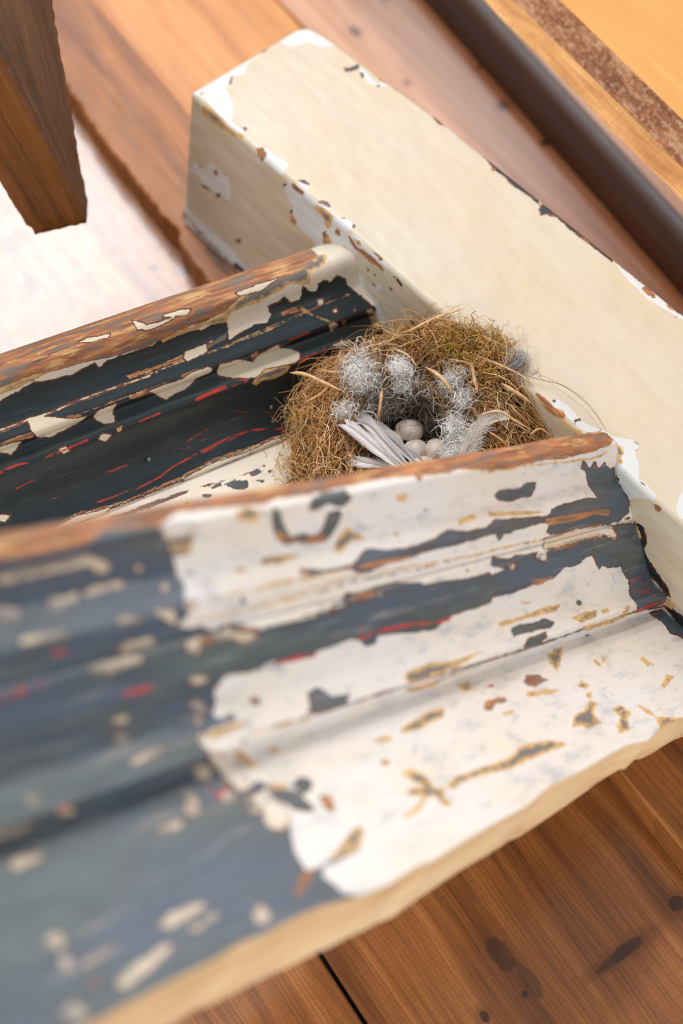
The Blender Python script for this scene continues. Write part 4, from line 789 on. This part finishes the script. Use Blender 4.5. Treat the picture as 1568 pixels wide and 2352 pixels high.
def tuft(name, c, r, n, cs, ws, length, rad, mat, m=7, curl=.4, squash=.6, label=None, dirv=None, spread=1.0):
    c = np.asarray(c); ax = unit(rng.standard_normal(3) * (1, 1, .3)); p0 = rng.standard_normal((n, 3)) * np.array([r, r, r * squash]) * .45; p0 = p0 + ax * (p0 @ ax)[:, None] * .9 + c
    d = rng.standard_normal((n, 3)) * spread; d[:, 2] = np.abs(d[:, 2]) * .6 + .15
    if dirv is not None: d = d * .35 + np.asarray(dirv)
    d /= np.linalg.norm(d, axis=1, keepdims=True); bend = rng.standard_normal((n, 3)) * curl
    t = np.linspace(0, 1, m)[None, :, None]; L_ = (length * (.4 + .9 * rng.random(n)))[:, None, None]
    u_ = np.cross(d, rng.standard_normal((n, 3))); u_ /= np.linalg.norm(u_, axis=1, keepdims=True); v_ = np.cross(d, u_)
    fr = (5 + 6 * rng.random((n, 1, 1))); am = curl * .28 * (.4 + t)
    P = p0[:, None] + (d[:, None] * t + .35 * bend[:, None] / max(curl, 1e-6) * t * t + am * (u_[:, None] * np.sin(fr * t) + v_[:, None] * (np.cos(fr * t) - 1))) * L_
    o = tubes(name, keep_out(P), rad * (.6 + .8 * rng.random(n)), palette(n, cs, ws, .12), mat)
    nattach(o); tag(o, label, kind='stuff'); return o
MO, MG, MD = lin(196, 148, 60), lin(160, 134, 64), lin(104, 84, 44)
for (x, y, z, r, n) in [(1075, 790, .147, .011, 420), (1110, 815, .146, .010, 380), (1040, 775, .147, .008, 260), (1140, 850, .143, .008, 220), (965, 780, .142, .010, 200), (700, 950, .110, .007, 120), (715, 1075, .094, .012, 300), (705, 1105, .090, .010, 200)]:
    tuft('moss_clump', at_z((x, y), z), r, n, [MO, MG, MD, GOLD], [2, 1.2, .8, 2], .0065, .00022, m_str, label=None, curl=.8)
# white down
for (x, y, z, r, n, L_) in [(828, 848, .128, .008, 300, .010), (838, 878, .124, .004, 110, .010), (918, 845, .136, .005, 130, .008), (1045, 870, .138, .006, 120, .009), (1068, 912, .132, .005, 100, .010), (1052, 978, .122, .004, 120, .010), (1060, 1008, .118, .003, 80, .009), (790, 942, .118, .005, 70, .008), (935, 878, .126, .005, 70, .012), (1055, 1055, .112, .007, 220, .009), (1075, 1035, .116, .007, 160, .010), (1010, 1085, .104, .005, 90, .008)]:
    tuft('down_tuft', at_z((x, y), z - .0015), r * .85, int(n * 2.2), [WH, lin(254, 252, 250)], [2, 4], L_ * .75, .00015, m_down, curl=1.3, m=12); fluff(at_z((x, y), z - .0012), r * .42, nattach)
for (x, y, z, r, n, c) in [(1190, 832, .145, .003, 90, lin(150, 150, 152)), (985, 930, .106, .012, 420, lin(84, 76, 70)), (1000, 962, .100, .008, 260, lin(96, 88, 80)), (870, 925, .108, .010, 300, lin(120, 112, 106)), (900, 900, .112, .010, 140, lin(196, 186, 176)), (845, 935, .110, .008, 120, lin(206, 196, 186))]:
    tuft('hair_tuft', at_z((x, y), z), r, n, [c, tuple(np.array(c[:3]) * 1.6) + (1,), GREY], [3, 1.5, 1], .010, .00012, m_down, curl=1.3, m=12)

# flat straw blades, each with its own bend
def ribbon(name, pts, width, col, mat, label=None, thick=.00016, tip=.05, cup=.22):
    p = smooth_line(np.asarray(pts), 8); n = len(p); d = np.gradient(p, axis=0); d /= np.linalg.norm(d, axis=1, keepdims=True)
    view = unit(CP * .6 + np.array([-.3, 0, .4]) - p.mean(0)); s_ = np.cross(d, view); s_ /= np.linalg.norm(s_, axis=1, keepdims=True); nn = np.cross(s_, d)
    t = np.linspace(0, 1, n); wv_ = width * np.clip(np.minimum(tip + t * 6, tip + (1 - t) * 3.5), 0, 1)[:, None] / 2
    wv_ *= .8
    ring = [p - s_ * wv_, p - s_ * wv_ * .5 - nn * wv_ * cup, p - nn * wv_ * cup, p + s_ * wv_ * .5 - nn * wv_ * cup, p + s_ * wv_, p + nn * (thick)]
    P = np.stack(ring, 1)
    o = sweep(name, P, mat, None, smooth=True); nattach(o); tag(o, label); return o
s_ = NT('straw_blade'); tcs = s_.node('ShaderNodeTexCoord').outputs['Object']
nz = s_.noise(tcs, 260, 3, .5); s_.set(s_.b.inputs['Base Color'], s_.ramp(nz, [(.3, lin(196, 148, 98)), (.55, lin(220, 178, 130)), (.75, lin(236, 206, 166))])); s_.b.inputs['Roughness'].default_value = .55
m_straw = s_.m
def Q(*p): return [at_z((x, y), z) for x, y, z in p]
blades = [(Q((665,856,.122),(700,860,.126),(745,880,.128),(795,902,.126)), .0030), (Q((878,890,.130),(872,940,.122),(866,985,.108)), .0028), (Q((975,842,.143),(1010,865,.144),(1030,890,.142),(1042,905,.138)), .0030),
          (Q((1080,822,.147),(1087,860,.146),(1098,905,.142)), .0034), (Q((930,765,.150),(1000,730,.158),(1072,706,.166)), .0020), (Q((1085,815,.150),(1140,835,.151),(1200,865,.149),(1240,905,.142)), .0014), (Q((1150,880,.146),(1190,905,.144),(1222,928,.140)), .0030),
          (Q((1095,955,.142),(1145,945,.146),(1185,968,.144),(1224,990,.138)), .0020), (Q((712,985,.112),(740,1020,.112),(775,1048,.110)), .0026), (Q((720,1000,.108),(735,1040,.106),(790,1072,.104)), .0016), (Q((655,1060,.092),(672,1085,.090),(700,1105,.088)), .0018), (Q((655,1058,.094),(690,1064,.098),(730,1062,.102)), .0016),
          (Q((985,756,.151),(998,775,.149),(1005,800,.147)), .0020), (Q((760,880,.124),(735,905,.122),(700,925,.116)), .0022), (Q((1030,825,.146),(1060,830,.148),(1095,838,.148)), .0018), (Q((1165,925,.140),(1190,950,.136),(1215,975,.130)), .0018), (Q((735,850,.124),(760,855,.126),(800,852,.128)), .0022), (Q((1120,990,.134),(1150,1010,.132),(1175,1035,.126)), .0016),
          (Q((830,800,.132),(880,790,.138),(930,795,.142)), .0016), (Q((1085,760,.152),(1130,785,.152),(1165,820,.148)), .0012), (Q((700,930,.116),(690,970,.110),(695,1010,.104)), .0018), (Q((1215,1000,.128),(1240,985,.130),(1270,1005,.126)), .0016), (Q((900,800,.140),(935,815,.142),(960,845,.140)), .0018)]
for pts, wd in blades: ribbon('straw_blade', pts, wd, None, m_straw)
m_bark = plain('bark_flake', lin(70, 44, 26), .8)
ribbon('bark_flake', Q((940,735,.150),(950,745,.151),(955,752,.150)), .0028, None, m_bark, 'small dark bark flake')

# long wiry hairs curving over the block
def wire(pts, r, col, group='long wiry hairs curving over the block'):
    p = smooth_line(np.array(Q(*pts)), 10)[None]
    o = tubes('long_hair', p, [r], [col[:3]], m_hair, 4); o.parent = nest; o.location = -Vector(nest.location)
    return o
wire([(1195,858,.150),(1240,872,.149),(1290,885,.150),(1340,920,.151),(1375,962,.153),(1398,1005,.160)], .00018, lin(130, 104, 86))
wire([(1200,850,.150),(1250,865,.150),(1310,895,.152),(1350,925,.154),(1385,975,.158),(1400,1010,.162)], .00010, lin(140, 120, 104))
wire([(1180,845,.150),(1230,862,.152),(1300,905,.150),(1330,935,.148)], .00008, lin(150, 136, 124))
wire([(840,748,.146),(900,752,.148),(960,738,.152),(1000,745,.150)], .00016, lin(140, 96, 60))
wire([(1060,745,.156),(1110,765,.158),(1150,810,.154),(1172,850,.150)], .00013, lin(150, 110, 80))
wire([(805,750,.126),(850,748,.132),(893,749,.138)], .00015, lin(150, 96, 56))
wire([(755,800,.122),(820,775,.132),(880,768,.138),(940,775,.142)], .00018, lin(160, 108, 60))

# ------------------------------------------------------------------ eggs
s_ = NT('eggshell'); tcs = s_.node('ShaderNodeTexCoord').outputs['Object']
bl = s_.noise(tcs, 160, 3, .5); vo = s_.node('ShaderNodeTexVoronoi', feature='F1'); s_.L.new(tcs, vo.inputs['Vector']); vo.inputs['Scale'].default_value = 900
sp = s_.math('SUBTRACT', 1.0, s_.step(s_.math('ADD', vo.outputs['Distance'], s_.math('MULTIPLY', s_.noise(tcs, 500, 2), .5)), .38, .44))
ec = s_.mix(s_.step(bl, .35, .7), lin(228, 216, 206), lin(214, 200, 190)); ec = s_.mix(s_.math('MULTIPLY', sp, s_.step(s_.noise(tcs, 220, 2), .45, .6)), ec, lin(150, 104, 84))
s_.set(s_.b.inputs['Base Color'], ec); s_.b.inputs['Roughness'].default_value = .45; s_.b.inputs['Subsurface Weight'].default_value = .15; s_.b.inputs['Subsurface Radius'].default_value = (.004, .002, .001)
m_egg = s_.m
def egg(px, py, z, rl, rs, axpx, label, dip=0.1):
    c = at_z((px, py), z); a2 = at_z((px + axpx[0], py + axpx[1]), z + dip * .004) - c; a2 = unit(a2)
    nu, nv = 28, 32; ph = np.linspace(0, math.pi, nu); V = []; 
    for p in ph:
        x = -math.cos(p) * rl; r = rs * math.sin(p) * (1 - .13 * math.cos(p) * -1 * -1)
        for q in np.linspace(0, 2 * math.pi, nv, endpoint=False): V.append((x, r * math.cos(q), r * math.sin(q)))
    F_ = [tuple(f) for f in grid_faces(nu, nv, True).tolist()]
    o = mesh_obj('egg', V, F_, m_egg, None, True)
    o.rotation_euler = Vector(a2).to_track_quat('X', 'Z').to_euler(); o.location = c
    return tag(o, label, 'egg', 'speckled eggs in the nest')
egg(940, 988, .1005, .0092, .0073, (30, 6), 'speckled white egg, uppermost and largest looking of the clutch')
egg(896, 1012, .0965, .0088, .0070, (22, 12), 'speckled egg at the left of the clutch, half under the grey feather')
egg(954, 1033, .0975, .0080, .0068, (24, 4), 'speckled egg in the middle of the clutch with the feather across its lower side')
egg(1001, 1033, .0985, .0078, .0073, (10, 22), 'speckled white egg at the right of the clutch beside white down')
egg(968, 1068, .094, .0082, .0066, (22, 6), 'brownish shaded egg lowest in the clutch, mostly hidden under the feather')

# ------------------------------------------------------------------ feathers
m_fe = strand_material('feather_vane', .55, .3)
def vane(shaft, wl, wr, ang, n, col, parent, name='vane', split=()):
    """barbs along a curved shaft, each a thin flat blade"""
    p = smooth_line(np.array(shaft), 14); m = len(p); d = np.gradient(p, axis=0); d /= np.linalg.norm(d, axis=1, keepdims=True)
    view = unit(CP - p.mean(0)); V, F_, C_ = [], [], []
    for side_, wmax in ((1, wl), (-1, wr)):
        if wmax <= 0: continue
        for k in range(n):
            t = k / n; i = t * (m - 1); a = int(i); f = i - a; b = min(a + 1, m - 1)
            o_ = p[a] * (1 - f) + p[b] * f; dd_ = d[a]; s = np.cross(view, dd_); s /= np.linalg.norm(s); s *= side_
            env = math.sin(min(1, t * 1.25 + .12) * math.pi) ** .6 if t < .7 else math.sin(min(1, .7 * 1.25 + .12) * math.pi) ** .6 * (1 - ((t - .7) / .3) ** 2) ** .5 + .001
            env = (.25 + .75 * min(1, t / .18)) * (1 if t < .6 else max(.02, (1 - ((t - .6) / .4) ** 2)) ** .5)
            L_ = wmax * env * (1 + .05 * rng.standard_normal()) / math.sin(ang)
            if any(abs(t - q) < .012 for q in split): L_ *= .35
            bd = dd_ * math.cos(ang) + s * math.sin(ang); nrm = np.cross(dd_, s); hw = (np.linalg.norm(p[-1] - p[0]) / n) * .62
            n0 = len(V); cc = np.array(col[:3]) * (1 + .10 * rng.standard_normal()); 
            for q in range(5):
                u = q / 4; c_ = o_ + bd * L_ * u + dd_ * L_ * .10 * u * u + nrm * (.10 * L_ * u * (1 - u) * 4 * .3 - .0003 * (1 - u)) * side_ 
                w_ = hw * (1 - .55 * u ** 3)
                V += [c_ - dd_ * w_, c_ + dd_ * w_]; C_ += [cc, cc]
                if q: F_.append((n0 + q * 2 - 2, n0 + q * 2 - 1, n0 + q * 2 + 1, n0 + q * 2))
    o = mesh_obj(name, V, F_, m_fe, None, True, cols={'col': np.clip(np.array(C_), 0, 1)})
    sol = o.modifiers.new('thickness', 'SOLIDIFY'); sol.thickness = .00006
    o.parent = parent; o.location = -Vector(parent.location); return o
def shaft(pts, r, col, parent, name='shaft'):
    p = smooth_line(np.array(pts), 10)[None]; o = tubes(name, p, [r], [col[:3]], m_fe, 6); o.parent = parent; o.location = -Vector(parent.location); return o
FG = lin(238, 232, 232)
f1 = empty('feather', 'large pale grey split feather lying across the left side of the eggs', 'feather', tuple(at_z((930, 1060), .115)))
A1 = Q((935,1092,.122),(900,1058,.124),(858,1022,.122),(822,992,.120),(796,975,.118)); vane(A1, .0048, .0034, .34, 150, FG, f1); shaft(A1, .00022, lin(226, 216, 210), f1)
A2 = Q((955,1092,.124),(915,1050,.126),(878,1010,.124),(850,980,.120),(822,968,.116)); vane(A2, .0036, .0040, .30, 130, tuple(np.array(FG[:3]) * .82) + (1,), f1); shaft(A2, .00014, lin(190, 180, 176), f1)
A3 = Q((975,1085,.124),(935,1045,.126),(900,1012,.124),(870,990,.120),(842,974,.116)); vane(A3, .0028, .0040, .26, 130, tuple(np.array(FG[:3]) * .74) + (1,), f1)
A4 = Q((930,1092,.118),(900,1076,.117),(860,1066,.114),(830,1060,.111),(806,1050,.108)); vane(A4, .0044, .0030, .32, 130, FG, f1); shaft(A4, .00014, lin(226, 216, 210), f1)
A5 = Q((985,1080,.122),(960,1050,.126),(925,1028,.124),(890,1018,.118)); vane(A5, .0012, .0016, .24, 90, lin(214, 206, 206), f1)
f2 = empty('feather', 'small white downy feather standing up right of the eggs', 'feather', tuple(at_z((1090, 1020), .125)))
B1 = Q((1058,1062,.118),(1072,1035,.124),(1090,1000,.130),(1118,972,.135),(1160,955,.139)); vane(B1, .0040, .0046, .42, 170, lin(232, 226, 220), f2); shaft(B1, .00018, lin(236, 226, 214), f2)
nB = 420; c = np.array(B1[1]); t0_ = rng.random(nB); ci = smooth_line(np.array(B1[:4]), 10); p0 = ci[(t0_ * (len(ci) - 1)).astype(int)]
dv = unit(B1[3] - B1[0]); sd = rng.standard_normal((nB, 3)); sd = sd / np.linalg.norm(sd, axis=1, keepdims=True) * .9 + dv * .5
tt = np.linspace(0, 1, 8)[None, :, None]; P = p0[:, None] + sd[:, None] * tt * .009 + rng.standard_normal((nB, 1, 3)) * tt ** 2 * .003
dn = tubes('down', P, np.full(nB, .00012), palette(nB, [WH], [1], .05), m_hair); dn.parent = f2; dn.location = -Vector(f2.location); tag(dn, kind='stuff')
f3 = empty('feather', 'tiny blue grey feather at the right rim of the nest against the block', 'feather', tuple(at_z((1190, 828), .149)))
B3 = Q((1180,850,.146),(1192,832,.150),(1200,812,.153)); vane(B3, .0022, .0022, .6, 60, lin(176, 180, 188), f3); shaft(B3, .00012, lin(150, 150, 156), f3)
